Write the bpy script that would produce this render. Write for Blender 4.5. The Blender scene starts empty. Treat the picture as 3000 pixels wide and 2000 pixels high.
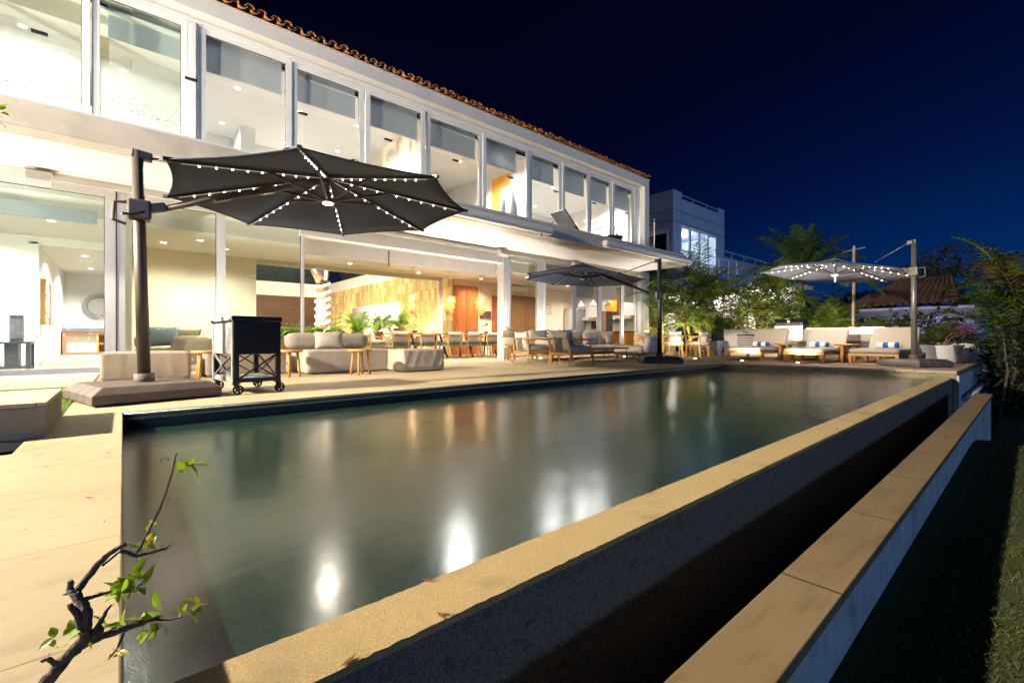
import bpy, bmesh, math, random
from mathutils import Vector, Matrix
PI = math.pi
rnd = random.Random(7)
SC = bpy.context.scene
COL = SC.collection

# ------------------------------------------------------------------ materials
def nodes_of(m):
    m.use_nodes = True
    return m.node_tree.nodes, m.node_tree.links

def ramp(N, stops):
    r = N.new('ShaderNodeValToRGB')
    e = r.color_ramp.elements
    while len(e) < len(stops): e.new(0.5)
    for k, (p, c) in enumerate(stops):
        e[k].position = p; e[k].color = (c[0], c[1], c[2], 1)
    return r

def mat(name, c, rough=.6, var=.12, scale=6, bump=0, bscale=None, metal=0, stretch=(1, 1, 1), emit=None, spec=.5,
        trans=0, detail=6, stain=None, coat=0):
    """procedural surface: noise-varied colour, roughness variation, optional bump, stains, translucency"""
    m = bpy.data.materials.new(name)
    N, L = nodes_of(m)
    b = N['Principled BSDF']
    tc = N.new('ShaderNodeTexCoord'); mp = N.new('ShaderNodeMapping')
    mp.inputs['Scale'].default_value = stretch
    L.new(tc.outputs['Object'], mp.inputs['Vector'])
    n = N.new('ShaderNodeTexNoise'); n.inputs['Scale'].default_value = scale; n.inputs['Detail'].default_value = detail
    n.inputs['Roughness'].default_value = .6
    L.new(mp.outputs[0], n.inputs['Vector'])
    lo = [max(0, x * (1 - var)) for x in c]; hi = [min(1, x * (1 + var)) for x in c]
    r = ramp(N, [(.3, lo), (.7, hi)])
    L.new(n.outputs['Fac'], r.inputs['Fac'])
    col = r.outputs['Color']
    if stain:
        n2 = N.new('ShaderNodeTexNoise'); n2.inputs['Scale'].default_value = stain[1]; n2.inputs['Detail'].default_value = 8
        L.new(mp.outputs[0], n2.inputs['Vector'])
        r2 = ramp(N, [(.55, (0, 0, 0)), (.72, (1, 1, 1))]); L.new(n2.outputs['Fac'], r2.inputs['Fac'])
        mx = N.new('ShaderNodeMix'); mx.data_type = 'RGBA'
        L.new(r2.outputs['Color'], mx.inputs['Factor']); L.new(col, mx.inputs['A'])
        mx.inputs['B'].default_value = (*stain[0], 1); col = mx.outputs['Result']
    L.new(col, b.inputs['Base Color'])
    b.inputs['Roughness'].default_value = rough; b.inputs['Metallic'].default_value = metal
    b.inputs['Specular IOR Level'].default_value = spec
    if coat: b.inputs['Coat Weight'].default_value = coat
    if bump:
        n3 = N.new('ShaderNodeTexNoise'); n3.inputs['Scale'].default_value = bscale or scale * 4; n3.inputs['Detail'].default_value = 5
        L.new(mp.outputs[0], n3.inputs['Vector'])
        bp = N.new('ShaderNodeBump'); bp.inputs['Strength'].default_value = bump; bp.inputs['Distance'].default_value = .01
        L.new(n3.outputs['Fac'], bp.inputs['Height']); L.new(bp.outputs[0], b.inputs['Normal'])
    if emit:
        b.inputs['Emission Color'].default_value = (*emit[0], 1); b.inputs['Emission Strength'].default_value = emit[1]
    if trans:
        out = N['Material Output']
        tl = N.new('ShaderNodeBsdfTranslucent'); L.new(col, tl.inputs['Color'])
        ms = N.new('ShaderNodeMixShader'); ms.inputs[0].default_value = trans
        L.new(b.outputs[0], ms.inputs[1]); L.new(tl.outputs[0], ms.inputs[2]); L.new(ms.outputs[0], out.inputs['Surface'])
    return m

def glow(name, c, s):
    m = bpy.data.materials.new(name); N, L = nodes_of(m)
    b = N['Principled BSDF']; b.inputs['Base Color'].default_value = (.8, .8, .8, 1)
    b.inputs['Emission Color'].default_value = (*c, 1); b.inputs['Emission Strength'].default_value = s
    return m

def glass(name, tint=(.96, .985, .97), rough=.0, dots=False):
    m = bpy.data.materials.new(name); N, L = nodes_of(m); N.remove(N['Principled BSDF'])
    out = N['Material Output']
    t = N.new('ShaderNodeBsdfTransparent'); t.inputs[0].default_value = (*tint, 1)
    g = N.new('ShaderNodeBsdfGlossy'); g.inputs['Roughness'].default_value = rough; g.inputs['Color'].default_value = (1, 1, 1, 1)
    f = N.new('ShaderNodeFresnel'); f.inputs[0].default_value = 1.4
    ge = N.new('ShaderNodeNewGeometry'); iv = N.new('ShaderNodeMath'); iv.operation = 'SUBTRACT'; iv.inputs[0].default_value = 1; L.new(ge.outputs['Backfacing'], iv.inputs[1])
    fm = N.new('ShaderNodeMath'); fm.operation = 'MULTIPLY'; L.new(f.outputs[0], fm.inputs[0]); L.new(iv.outputs[0], fm.inputs[1])
    mx = N.new('ShaderNodeMixShader'); L.new(fm.outputs[0], mx.inputs[0]); L.new(t.outputs[0], mx.inputs[1]); L.new(g.outputs[0], mx.inputs[2])
    last = mx.outputs[0]
    if dots:   # frosted film: dense in the lower part, broken into small clear rectangles
        tc = N.new('ShaderNodeTexCoord'); mp = N.new('ShaderNodeMapping'); mp.inputs['Scale'].default_value = (26, 1, 38)
        L.new(tc.outputs['Object'], mp.inputs[0])
        v = N.new('ShaderNodeTexVoronoi'); v.distance = 'CHEBYCHEV'; v.inputs['Scale'].default_value = 1.0
        L.new(mp.outputs[0], v.inputs['Vector'])
        sp = N.new('ShaderNodeSeparateXYZ'); L.new(tc.outputs['Object'], sp.inputs[0])
        mr = N.new('ShaderNodeMapRange'); mr.inputs['From Min'].default_value = 5.35; mr.inputs['From Max'].default_value = 4.6
        mr.inputs['To Min'].default_value = .0; mr.inputs['To Max'].default_value = .36
        L.new(sp.outputs['Z'], mr.inputs['Value'])
        cell = N.new('ShaderNodeMath'); cell.operation = 'LESS_THAN'
        L.new(v.outputs['Distance'], cell.inputs[0]); L.new(mr.outputs[0], cell.inputs[1])
        rv = N.new('ShaderNodeSeparateColor'); L.new(v.outputs['Color'], rv.inputs[0])
        gt = N.new('ShaderNodeMath'); gt.operation = 'GREATER_THAN'; gt.inputs[1].default_value = .35
        L.new(rv.outputs[0], gt.inputs[0])
        mu = N.new('ShaderNodeMath'); mu.operation = 'MULTIPLY'; L.new(cell.outputs[0], mu.inputs[0]); L.new(gt.outputs[0], mu.inputs[1])
        mr2 = N.new('ShaderNodeMapRange'); mr2.inputs['From Min'].default_value = 5.5; mr2.inputs['From Max'].default_value = 5.0
        mr2.inputs['To Min'].default_value = 0; mr2.inputs['To Max'].default_value = .8
        L.new(sp.outputs['Z'], mr2.inputs['Value'])
        inv = N.new('ShaderNodeMath'); inv.operation = 'SUBTRACT'; inv.inputs[0].default_value = 1; L.new(mu.outputs[0], inv.inputs[1])
        fac = N.new('ShaderNodeMath'); fac.operation = 'MULTIPLY'; L.new(inv.outputs[0], fac.inputs[0]); L.new(mr2.outputs[0], fac.inputs[1])
        fr = N.new('ShaderNodeBsdfTranslucent'); fr.inputs[0].default_value = (.86, .9, .86, 1)
        m2 = N.new('ShaderNodeMixShader'); L.new(fac.outputs[0], m2.inputs[0]); L.new(last, m2.inputs[1]); L.new(fr.outputs[0], m2.inputs[2])
        last = m2.outputs[0]
    L.new(last, out.inputs['Surface'])
    return m

def brickmat(name, c1, c2, mortar, bw, bh, msize=.008, axes='XY', rough=.6, bump=.3, vein=None, offset=.5, spec=.4, vs=.8):
    m = bpy.data.materials.new(name); N, L = nodes_of(m); b = N['Principled BSDF']
    tc = N.new('ShaderNodeTexCoord'); sp = N.new('ShaderNodeSeparateXYZ'); cb = N.new('ShaderNodeCombineXYZ')
    L.new(tc.outputs['Object'], sp.inputs[0])
    for k, a in enumerate(axes): L.new(sp.outputs[a], cb.inputs[k])
    br = N.new('ShaderNodeTexBrick'); br.inputs['Scale'].default_value = 1; br.offset = offset
    br.inputs['Brick Width'].default_value = bw; br.inputs['Row Height'].default_value = bh
    br.inputs['Mortar Size'].default_value = msize; br.inputs['Mortar Smooth'].default_value = .2
    br.inputs['Color1'].default_value = (*c1, 1); br.inputs['Color2'].default_value = (*c2, 1); br.inputs['Mortar'].default_value = (*mortar, 1)
    L.new(cb.outputs[0], br.inputs['Vector'])
    n = N.new('ShaderNodeTexNoise'); mp = N.new('ShaderNodeMapping'); mp.inputs['Scale'].default_value = vein or (6, 6, 6)
    L.new(cb.outputs[0], mp.inputs[0]); L.new(mp.outputs[0], n.inputs['Vector']); n.inputs['Scale'].default_value = 1; n.inputs['Detail'].default_value = 9
    n.inputs['Roughness'].default_value = .62
    r = ramp(N, [(.28, (.62, .6, .57)), (.48, (1, 1, 1)), (.75, (1.06, 1.06, 1.06))]); L.new(n.outputs['Fac'], r.inputs['Fac'])
    mx = N.new('ShaderNodeMix'); mx.data_type = 'RGBA'; mx.blend_type = 'MULTIPLY'; mx.inputs['Factor'].default_value = vs
    L.new(br.outputs['Color'], mx.inputs['A']); L.new(r.outputs['Color'], mx.inputs['B'])
    # broad weathering
    n2 = N.new('ShaderNodeTexNoise'); n2.inputs['Scale'].default_value = .9; n2.inputs['Detail'].default_value = 5; L.new(cb.outputs[0], n2.inputs['Vector'])
    r2 = ramp(N, [(.35, (.84, .82, .79)), (.6, (1, 1, 1))]); L.new(n2.outputs['Fac'], r2.inputs['Fac'])
    m3 = N.new('ShaderNodeMix'); m3.data_type = 'RGBA'; m3.blend_type = 'MULTIPLY'; m3.inputs['Factor'].default_value = 1
    L.new(mx.outputs['Result'], m3.inputs['A']); L.new(r2.outputs['Color'], m3.inputs['B'])
    L.new(m3.outputs['Result'], b.inputs['Base Color'])
    b.inputs['Roughness'].default_value = rough; b.inputs['Specular IOR Level'].default_value = spec
    add = N.new('ShaderNodeMath'); add.operation = 'SUBTRACT'; L.new(n.outputs['Fac'], add.inputs[0]); L.new(br.outputs['Fac'], add.inputs[1])
    bp = N.new('ShaderNodeBump'); bp.inputs['Strength'].default_value = bump; bp.inputs['Distance'].default_value = .006
    L.new(add.outputs[0], bp.inputs['Height']); L.new(bp.outputs[0], b.inputs['Normal'])
    return m

def woodmat(name, c, rough=.45, axis=2, dark=.55):
    s = [14, 14, 14]; s[axis] = 1.2
    return mat(name, c, rough, dark * .5, 1.6, .12, 6, stretch=s, detail=8)

M = {}
M['white'] = mat('white_render', (.78, .75, .70), .6, .04, 3, .05, 40, stain=((.70, .66, .60), 1.3))
M['slab'] = mat('slab_concrete', (.60, .53, .45), .7, .14, 2.2, .12, 30, stain=((.48, .42, .36), 1.6))
M['soffit'] = mat('soffit_paint', (.80, .77, .72), .65, .03, 2)
M['frame'] = mat('white_aluminium', (.80, .79, .77), .35, .03, 8)
M['frame_d'] = mat('grey_gasket', (.06, .06, .06), .6, .1, 8)
M['iwall'] = mat('interior_paint', (.84, .83, .80), .7, .025, 2)
M['icream'] = mat('cream_paint', (.80, .74, .60), .7, .03, 2)
M['igreen'] = mat('grey_green_paint', (.62, .60, .47), .7, .03, 2)
M['iwarm'] = mat('warm_paint', (.80, .70, .54), .7, .03, 2)
M['ceil'] = mat('ceiling_paint', (.86, .85, .83), .75, .02, 2)
M['ufloor'] = mat('pale_upper_floor', (.74, .72, .67), .4, .05, 3)
M['ifloor'] = brickmat('interior_limestone', (.62, .54, .42), (.58, .50, .39), (.45, .39, .3), 1.2, .6, .004, 'XY', .32, .08, (1.2, 9, 1))
M['deck'] = brickmat('travertine_deck', (.50, .40, .255), (.475, .38, .24), (.31, .245, .15), 1.5, .61, .003, 'XY', .6, .5, (5, 15, 1), .37, vs=.42)
M['deckR'] = brickmat('timber_deck', (.40, .30, .21), (.35, .26, .18), (.10, .07, .05), 2.4, .14, .008, 'YX', .6, .5, (2.5, 26, 1), .41)
M['cope'] = mat('weir_pebble_stone', (.58, .42, .20), .85, .42, 260, .9, 480, stain=((.34, .25, .13), 2.6), detail=10)
M['weir'] = mat('weir_dark_render', (.18, .16, .135), .85, .7, 150, .8, 300, detail=4, stain=((.09, .085, .08), 26))
M['cap'] = brickmat('cap_stone', (.235, .165, .09), (.21, .15, .082), (.05, .035, .025), .98, 2.0, .006, 'XY', .7, .5, (3, 16, 1), 0)
M['cwall'] = mat('rough_white_render', (.50, .52, .55), .85, .2, 7, .35, 80, stain=((.27, .29, .31), 3.2), stretch=(1.6, 1, .8), detail=9)
M['basin'] = brickmat('pool_tile', (.13, .34, .24), (.11, .30, .21), (.08, .20, .14), .1, .1, .004, 'XY', .4, .2)
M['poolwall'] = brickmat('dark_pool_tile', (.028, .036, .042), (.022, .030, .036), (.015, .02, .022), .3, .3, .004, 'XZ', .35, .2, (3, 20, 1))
M['poolfar'] = mat('pool_far_render', (.34, .29, .17), .8, .3, 7, .5, 60, stretch=(1, 1, 3), stain=((.12, .13, .06), 4))
M['block'] = mat('step_concrete', (.34, .30, .25), .85, .16, 5, .4, 90, stain=((.25, .22, .19), 3))
M['blocktop'] = brickmat('step_stone', (.60, .48, .32), (.55, .44, .29), (.3, .22, .15), 1.6, 1.1, .004, 'XY', .6, .3, (1.4, 12, 1))
M['soil'] = mat('soil', (.05, .035, .022), .95, .5, 18, 1.0, 60)
M['roof'] = mat('terracotta', (.42, .17, .055), .75, .35, 7, .3, 60, stain=((.22, .10, .05), 5))
M['roofdk'] = mat('old_roof_tile', (.19, .095, .07), .85, .4, 6, .3, 40)
M['clear'] = glass('clear_glass', (.985, .985, .98))
M['green'] = glass('greenish_glass', (.93, .965, .94))
M['rail'] = glass('rail_glass', (.97, .985, .985))
M['frost'] = glass('frosted_film_glass', (.93, .97, .94), dots=True)
M['blind'] = mat('blind_mesh_fabric', (.62, .67, .69), .9, .05, 9, trans=.42, stretch=(1, 1, 3))
M['blindl'] = mat('light_blind_fabric', (.62, .57, .47), .9, .05, 9, trans=.35)
M['screen'] = mat('beige_screen_fabric', (.86, .79, .68), .9, .05, 5, trans=.2)
M['teak'] = woodmat('teak', (.46, .22, .06), .45, 2)
M['teakx'] = woodmat('teak_boards', (.46, .225, .065), .45, 0)
M['honey'] = woodmat('honey_wood', (.55, .27, .065), .4, 2)
M['door'] = woodmat('red_brown_door_wood', (.33, .105, .025), .4, 2)
M['doordk'] = woodmat('dark_door_wood', (.16, .075, .03), .45, 2)
M['orange'] = woodmat('orange_door_wood', (.62, .27, .03), .4, 2)
M['walnut'] = woodmat('walnut', (.28, .12, .055), .5, 0)
M['darkclad'] = brickmat('dark_wood_cladding', (.15, .075, .04), (.11, .055, .032), (.04, .02, .012), 1.6, .09, .008, 'XZ', .6, .5, (3, 20, 1))
M['stonewall'] = brickmat('golden_stone', (.82, .66, .33), (.46, .31, .10), (.36, .25, .10), .22, .42, .007, 'YZ', .75, .8, (9, 7, 1), .43)
M['stackstone'] = brickmat('stacked_stone', (.30, .24, .18), (.20, .16, .12), (.07, .055, .04), .34, .055, .006, 'YZ', .8, .9, (9, 9, 1))
M['canvas'] = mat('charcoal_canvas', (.028, .045, .085), .85, .12, 60, .25, 500, trans=.05)
M['canvasg'] = mat('pale_grey_canvas', (.27, .30, .42), .85, .08, 60, .2, 500, trans=.15)
M['bronze'] = mat('bronze_metal', (.10, .078, .065), .45, .1, 10, metal=.3)
M['alu'] = mat('grey_metal', (.24, .22, .20), .38, .08, 10, metal=.5)
M['blackm'] = mat('black_metal', (.016, .016, .018), .42, .15, 10, metal=.2)
M['navy'] = mat('black_panel_paint', (.010, .011, .016), .32, .2, 9)
M['greypl'] = mat('grey_panel_lit_side', (.24, .235, .23), .6, .14, 5, .15, 40, stretch=(1, 6, 6))  # plain grey panel; also colours the cart's lit left side
M['steel'] = mat('stainless_steel', (.55, .53, .50), .28, .06, 20, metal=.9)
M['base'] = mat('brown_plastic_base', (.115, .085, .075), .6, .12, 14, .3, 160)
M['basedk'] = mat('dark_plastic_base', (.026, .021, .019), .6, .12, 14, .3, 160)
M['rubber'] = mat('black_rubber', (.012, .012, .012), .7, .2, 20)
M['beige'] = mat('beige_linen', (.53, .44, .33), .95, .06, 10, .25, 260)
M['taupe'] = mat('taupe_linen', (.42, .35, .275), .95, .07, 10, .25, 260)
M['lounge'] = mat('grey_beige_cushion', (.50, .43, .36), .95, .05, 10, .2, 260)
M['offwhite'] = mat('off_white_linen', (.66, .60, .53), .95, .05, 10, .25, 260)
M['cream'] = mat('cream_lounger_canvas', (.40, .34, .28), .95, .04, 10, .2, 260)
M['greyc'] = mat('cool_grey_linen', (.36, .335, .32), .95, .06, 10, .25, 260)
M['seatgreen'] = mat('sage_green_seat', (.13, .145, .075), .9, .15, 12, .2, 200)
M['seatgrey'] = mat('grey_seat_pad', (.23, .24, .22), .9, .1, 12)
M['bluec'] = mat('blue_grey_cushion', (.23, .29, .32), .9, .1, 10, .2, 200)
M['olive'] = mat('olive_cushion', (.36, .32, .16), .9, .1, 10, .2, 200)
M['rope'] = mat('grey_rope', (.19, .17, .15), .9, .25, 40, .4, 300)
M['ropew'] = mat('white_rope', (.62, .58, .50), .9, .12, 40, .4, 300)
M['basket'] = mat('woven_basket', (.36, .28, .18), .9, .3, 30, .9, 120, stretch=(1, 1, 4))
M['basketw'] = mat('white_woven_basket', (.62, .58, .52), .9, .2, 30, .9, 120, stretch=(1, 1, 4))
M['towelw'] = mat('white_towel', (.80, .80, .80), .95, .06, 40, .5, 300)
M['towelb'] = mat('blue_towel', (.03, .10, .36), .95, .1, 40, .5, 300)
M['grill'] = mat('grill_hood', (.06, .062, .066), .3, .1, 10, metal=.6)
M['counter'] = mat('pale_render_counter', (.60, .53, .46), .8, .06, 5, .15, 60)
M['concrete'] = mat('planter_concrete', (.30, .295, .29), .8, .12, 8, .25, 70)
M['potw'] = mat('white_ribbed_pot', (.80, .80, .80), .7, .06, 6, .5, 30, stretch=(.2, .2, 6))
M['terra'] = mat('terracotta_pot', (.48, .17, .05), .8, .15, 8)
M['leafroyal'] = mat('royal_palm_leaf', (.05, .10, .03), .5, .4, 3, trans=.25)
M['leaf'] = mat('palm_leaf', (.115, .17, .020), .5, .45, 3, trans=.3)
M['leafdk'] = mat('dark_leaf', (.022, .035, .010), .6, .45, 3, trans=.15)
M['leafb'] = mat('hedge_leaf', (.13, .145, .028), .5, .5, 3, trans=.3)
M['leafold'] = mat('brown_frond', (.26, .12, .025), .7, .4, 4, trans=.2)
M['fern'] = mat('fern_leaf', (.20, .34, .05), .5, .35, 4, trans=.35)
M['bright'] = mat('young_leaf', (.24, .36, .015), .4, .35, 9, trans=.4)
M['yleaf'] = mat('yellow_young_leaf', (.42, .36, .03), .4, .2, 9, trans=.4)
M['cane'] = mat('palm_cane', (.22, .19, .06), .6, .3, 4, .3, 12, stretch=(.3, .3, 5))
M['trunk'] = mat('bark', (.20, .12, .07), .85, .35, 6, .6, 30, stretch=(1, 1, .5))
M['royal'] = mat('royal_palm_shaft', (.24, .36, .04), .5, .2, 4)
M['twig'] = mat('twig_bark', (.12, .085, .075), .85, .35, 30, .8, 200)
M['red'] = mat('red_leaf', (.33, .03, .04), .6, .3, 6, trans=.3)
M['lawn'] = mat('lawn_ground', (.04, .05, .010), .95, .7, 40, .9, 120)
M['blade'] = mat('grass_blade', (.085, .10, .014), .8, .5, 2, trans=.2)
M['tower'] = mat('neighbour_render', (.50, .58, .70), .8, .08, 1.2, .1, 20, stain=((.43, .50, .60), .8))
M['pinkcl'] = mat('pale_violet_awning', (.42, .42, .62), .8, .06, 2)
M['post'] = mat('weathered_post', (.40, .33, .24), .85, .2, 8, .3, 60)
M['bulb'] = glow('led_bead', (1, .86, .74), 32)
M['strip'] = glow('led_strip', (1, .74, .62), .35)
M['offstrip'] = mat('unlit_led_strip', (.55, .56, .6), .4, .03, 9)
M['hublamp'] = glow('hub_lamp', (1, .90, .80), 16)
M['hublampoff'] = mat('unlit_hub_lamp', (.6, .57, .55), .4, .03, 9)
M['spot'] = glow('deck_spot', (1, .86, .66), 45)
M['down'] = glow('downlight', (1, .93, .82), 9)
M['coil'] = glow('rope_light', (1, .86, .64), 14)
M['pendbulb'] = glow('pendant_bulb', (1, .78, .45), 40)
M['raffia'] = mat('raffia_shade', (.78, .52, .24), .8, .2, 20, .4, 90, trans=.45, stretch=(6, 6, 1))
M['glassdark'] = mat('dark_window', (.02, .03, .035), .1, .1, 5)
M['granite'] = mat('speckled_granite', (.10, .10, .11), .3, .8, 60)
M['black'] = mat('black_gloss', (.012, .012, .014), .25, .2, 5)
M['plate'] = mat('ceramic_blue', (.06, .10, .18), .4, .2, 5)
M['paper'] = mat('art_paper', (.78, .72, .6), .9, .03, 8)
M['ink'] = mat('art_ink', (.05, .04, .035), .9, .1, 8)
M['galleryd'] = mat('dark_slate_gallery', (.085, .095, .09), .8, .4, 3, .2, 10)

# ------------------------------------------------------------------ mesh building
class MB:
    def __init__(s): s.v = []; s.f = []
    def add(s, vs, fs):
        o = len(s.v); s.v += [tuple(v) for v in vs]; s.f += [tuple(i + o for i in f) for f in fs]; return s
    def box(s, x0, x1, y0, y1, z0, z1):
        return s.add([(x0, y0, z0), (x1, y0, z0), (x1, y1, z0), (x0, y1, z0), (x0, y0, z1), (x1, y0, z1), (x1, y1, z1), (x0, y1, z1)],
                     [(0, 3, 2, 1), (4, 5, 6, 7), (0, 1, 5, 4), (1, 2, 6, 5), (2, 3, 7, 6), (3, 0, 4, 7)])
    def cbox(s, c, sx, sy, sz): return s.box(c[0] - sx / 2, c[0] + sx / 2, c[1] - sy / 2, c[1] + sy / 2, c[2] - sz / 2, c[2] + sz / 2)
    def bar(s, a, b, w, h=None, up=(0, 0, 1)):
        h = h or w; a = Vector(a); b = Vector(b); d = (b - a).normalized(); u = Vector(up)
        if abs(d.dot(u)) > .98: u = Vector((0, 1, 0))
        r = d.cross(u).normalized(); u = r.cross(d)
        q = [(-1, -1), (1, -1), (1, 1), (-1, 1)]
        vs = [p + r * (i * w / 2) + u * (j * h / 2) for p in (a, b) for i, j in q]
        return s.add(vs, [(0, 3, 2, 1), (4, 5, 6, 7), (0, 1, 5, 4), (1, 2, 6, 5), (2, 3, 7, 6), (3, 0, 4, 7)][::1])
    def tube(s, pts, rad, n=8, cap=True):
        pts = [Vector(p) for p in pts]
        if not isinstance(rad, (list, tuple)): rad = [rad] * len(pts)
        vs = []; ref = None
        for i, p in enumerate(pts):
            d = (pts[min(i + 1, len(pts) - 1)] - pts[max(i - 1, 0)])
            d = d.normalized() if d.length > 1e-9 else Vector((0, 0, 1))
            if ref is None: ref = Vector((1, 0, 0)) if abs(d.x) < .9 else Vector((0, 1, 0))
            a = d.cross(ref).normalized(); b = d.cross(a); ref = -b if False else ref
            for k in range(n):
                t = 2 * PI * k / n; vs.append(p + (a * math.cos(t) + b * math.sin(t)) * rad[i])
        fs = []
        for i in range(len(pts) - 1):
            for k in range(n):
                k2 = (k + 1) % n; fs.append((i * n + k, i * n + k2, (i + 1) * n + k2, (i + 1) * n + k))
        if cap: fs += [tuple(range(n))[::-1], tuple(range((len(pts) - 1) * n, len(pts) * n))]
        return s.add(vs, fs)
    def lathe(s, prof, c=(0, 0, 0), n=24, sx=1, sy=1):
        vs = [(c[0] + r * sx * math.cos(2 * PI * k / n), c[1] + r * sy * math.sin(2 * PI * k / n), c[2] + z) for r, z in prof for k in range(n)]
        fs = []
        for i in range(len(prof) - 1):
            for k in range(n):
                k2 = (k + 1) % n; fs.append((i * n + k, i * n + k2, (i + 1) * n + k2, (i + 1) * n + k))
        if prof[0][0] > 1e-6: fs.append(tuple(range(n))[::-1])
        if prof[-1][0] > 1e-6: fs.append(tuple(range((len(prof) - 1) * n, len(prof) * n)))
        return s.add(vs, fs)
    def ball(s, c, r, n=8, m=5, sz=1):
        prof = [(r * math.sin(PI * i / m) + (1e-5 if i in (0, m) else 0), -r * sz * math.cos(PI * i / m)) for i in range(m + 1)]
        return s.lathe([(max(a, 1e-4), z) for a, z in prof], c, n)
    def prism(s, poly, z0, z1):
        n = len(poly)
        vs = [(x, y, z0) for x, y in poly] + [(x, y, z1) for x, y in poly]
        return s.add(vs, [tuple(range(n))[::-1], tuple(range(n, 2 * n))] + [(k, (k + 1) % n, n + (k + 1) % n, n + k) for k in range(n)])
    def extr(s, poly, axis, a, b):
        """polygon of (u, z) pairs extruded along X or Y"""
        n = len(poly)
        P = (lambda u, z, t: (t, u, z)) if axis == 'X' else (lambda u, z, t: (u, t, z))
        vs = [P(u, z, a) for u, z in poly] + [P(u, z, b) for u, z in poly]
        return s.add(vs, [tuple(range(n))[::-1], tuple(range(n, 2 * n))] + [(k, (k + 1) % n, n + (k + 1) % n, n + k) for k in range(n)])
    def xf(s, mtx, start=0):
        s.v[start:] = [tuple(mtx @ Vector(v)) for v in s.v[start:]]; return s
    def build(s, name, m, parent=None, smooth=False, bev=0, solid=0, sub=0):
        me = bpy.data.meshes.new(name); me.from_pydata(s.v, [], s.f)
        bm = bmesh.new(); bm.from_mesh(me); bmesh.ops.recalc_face_normals(bm, faces=bm.faces); bm.to_mesh(me); bm.free()
        if smooth: me.polygons.foreach_set('use_smooth', [True] * len(me.polygons))
        me.materials.append(M[m] if isinstance(m, str) else m)
        o = bpy.data.objects.new(name, me); COL.objects.link(o)
        if parent: o.parent = parent
        if solid:
            md = o.modifiers.new('thickness', 'SOLIDIFY'); md.thickness = solid; md.offset = 0
        if bev:
            md = o.modifiers.new('bevel', 'BEVEL'); md.width = bev; md.segments = 2; md.limit_method = 'ANGLE'; md.angle_limit = .6
        if sub:
            md = o.modifiers.new('sub', 'SUBSURF'); md.levels = sub; md.render_levels = sub
        return o

def tag(o, label, cat, group=None, kind=None):
    if label: o['label'] = label
    if cat: o['category'] = cat
    if group: o['group'] = group
    if kind: o['kind'] = kind
    return o
def thing(name, label, cat, loc=(0, 0, 0), rz=0, group=None):
    o = bpy.data.objects.new(name, None); COL.objects.link(o); o.empty_display_size = .1
    o.location = loc; o.rotation_euler = (0, 0, rz)
    return tag(o, label, cat, group)
def struct(o): o['kind'] = 'structure'; return o
def kids(o): return [c for c in bpy.data.objects if c.parent == o]
def dup(root, loc, rz, label, group=None):
    r = root.copy(); COL.objects.link(r); r.location = loc; r.rotation_euler = (0, 0, rz); r['label'] = label
    if group: r['group'] = group
    for ch in kids(root):
        if ch == r: continue
        c = ch.copy(); COL.objects.link(c); c.parent = r
        for g in kids(ch):
            if g == c: continue
            d = g.copy(); COL.objects.link(d); d.parent = c
    return r

def soft(sx, sy, sz, r=.06, bulge=.02, seed=0, n=10, wr=.006, z0=0, cx=0, cy=0):
    """upholstered block: rounded box with bulging faces and soft wrinkles, resting on z0"""
    rg = random.Random(seed); mb = MB()
    ph = [rg.uniform(0, 6) for _ in range(8)]
    def pt(u, v, w):
        p = Vector((u * sx / 2, v * sy / 2, w * sz / 2))
        q = Vector((max(-sx / 2 + r, min(sx / 2 - r, p.x)), max(-sy / 2 + r, min(sy / 2 - r, p.y)), max(-sz / 2 + r, min(sz / 2 - r, p.z))))
        d = p - q
        if d.length > 1e-6: p = q + d.normalized() * r
        b = bulge * ((1 - u * u) * (1 - v * v) * (1 if w > 0 else 0) * (1 if abs(w) > .9 else 0))
        p.z += b
        if abs(u) > .9: p.x += math.copysign(bulge * (1 - v * v) * (1 - w * w), u)
        if abs(v) > .9: p.y += math.copysign(bulge * (1 - u * u) * (1 - w * w), v)
        fo = lambda a: max(0, math.sin(a)) ** 3
        k = wr * (fo(p.x * 33 + ph[0] + 2.2 * math.sin(p.z * 7 + ph[1])) + fo(p.y * 31 + ph[2] + 2.4 * math.sin(p.z * 8 + ph[3])) + .5 * fo((p.x - p.y) * 58 + p.z * 14 + ph[4]) - .5)
        f = 1 if abs(w) < .95 else .35
        if d.length > 1e-6: p += d.normalized() * k * f
        return (p.x + cx, p.y + cy, p.z + z0 + sz / 2)
    g = [-1 + 2 * i / n for i in range(n + 1)]
    g = [math.copysign(abs(t) ** .7, t) for t in g]
    for ax in range(3):
        for sgn in (-1, 1):
            vs = []
            for a in g:
                for b in g:
                    c = [0, 0, 0]; c[ax] = sgn; c[(ax + 1) % 3] = a; c[(ax + 2) % 3] = b
                    vs.append(pt(*c))
            mb.add(vs, [(i * (n + 1) + j, (i + 1) * (n + 1) + j, (i + 1) * (n + 1) + j + 1, i * (n + 1) + j + 1) for i in range(n) for j in range(n)])
    return mb
def merged(o):
    bm = bmesh.new(); bm.from_mesh(o.data); bmesh.ops.remove_doubles(bm, verts=bm.verts, dist=.0008)
    bmesh.ops.recalc_face_normals(bm, faces=bm.faces); bm.to_mesh(o.data); bm.free(); return o
def softobj(name, m, parent, *a, **k): return merged(soft(*a, **k).build(name, m, parent, smooth=True))

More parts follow.
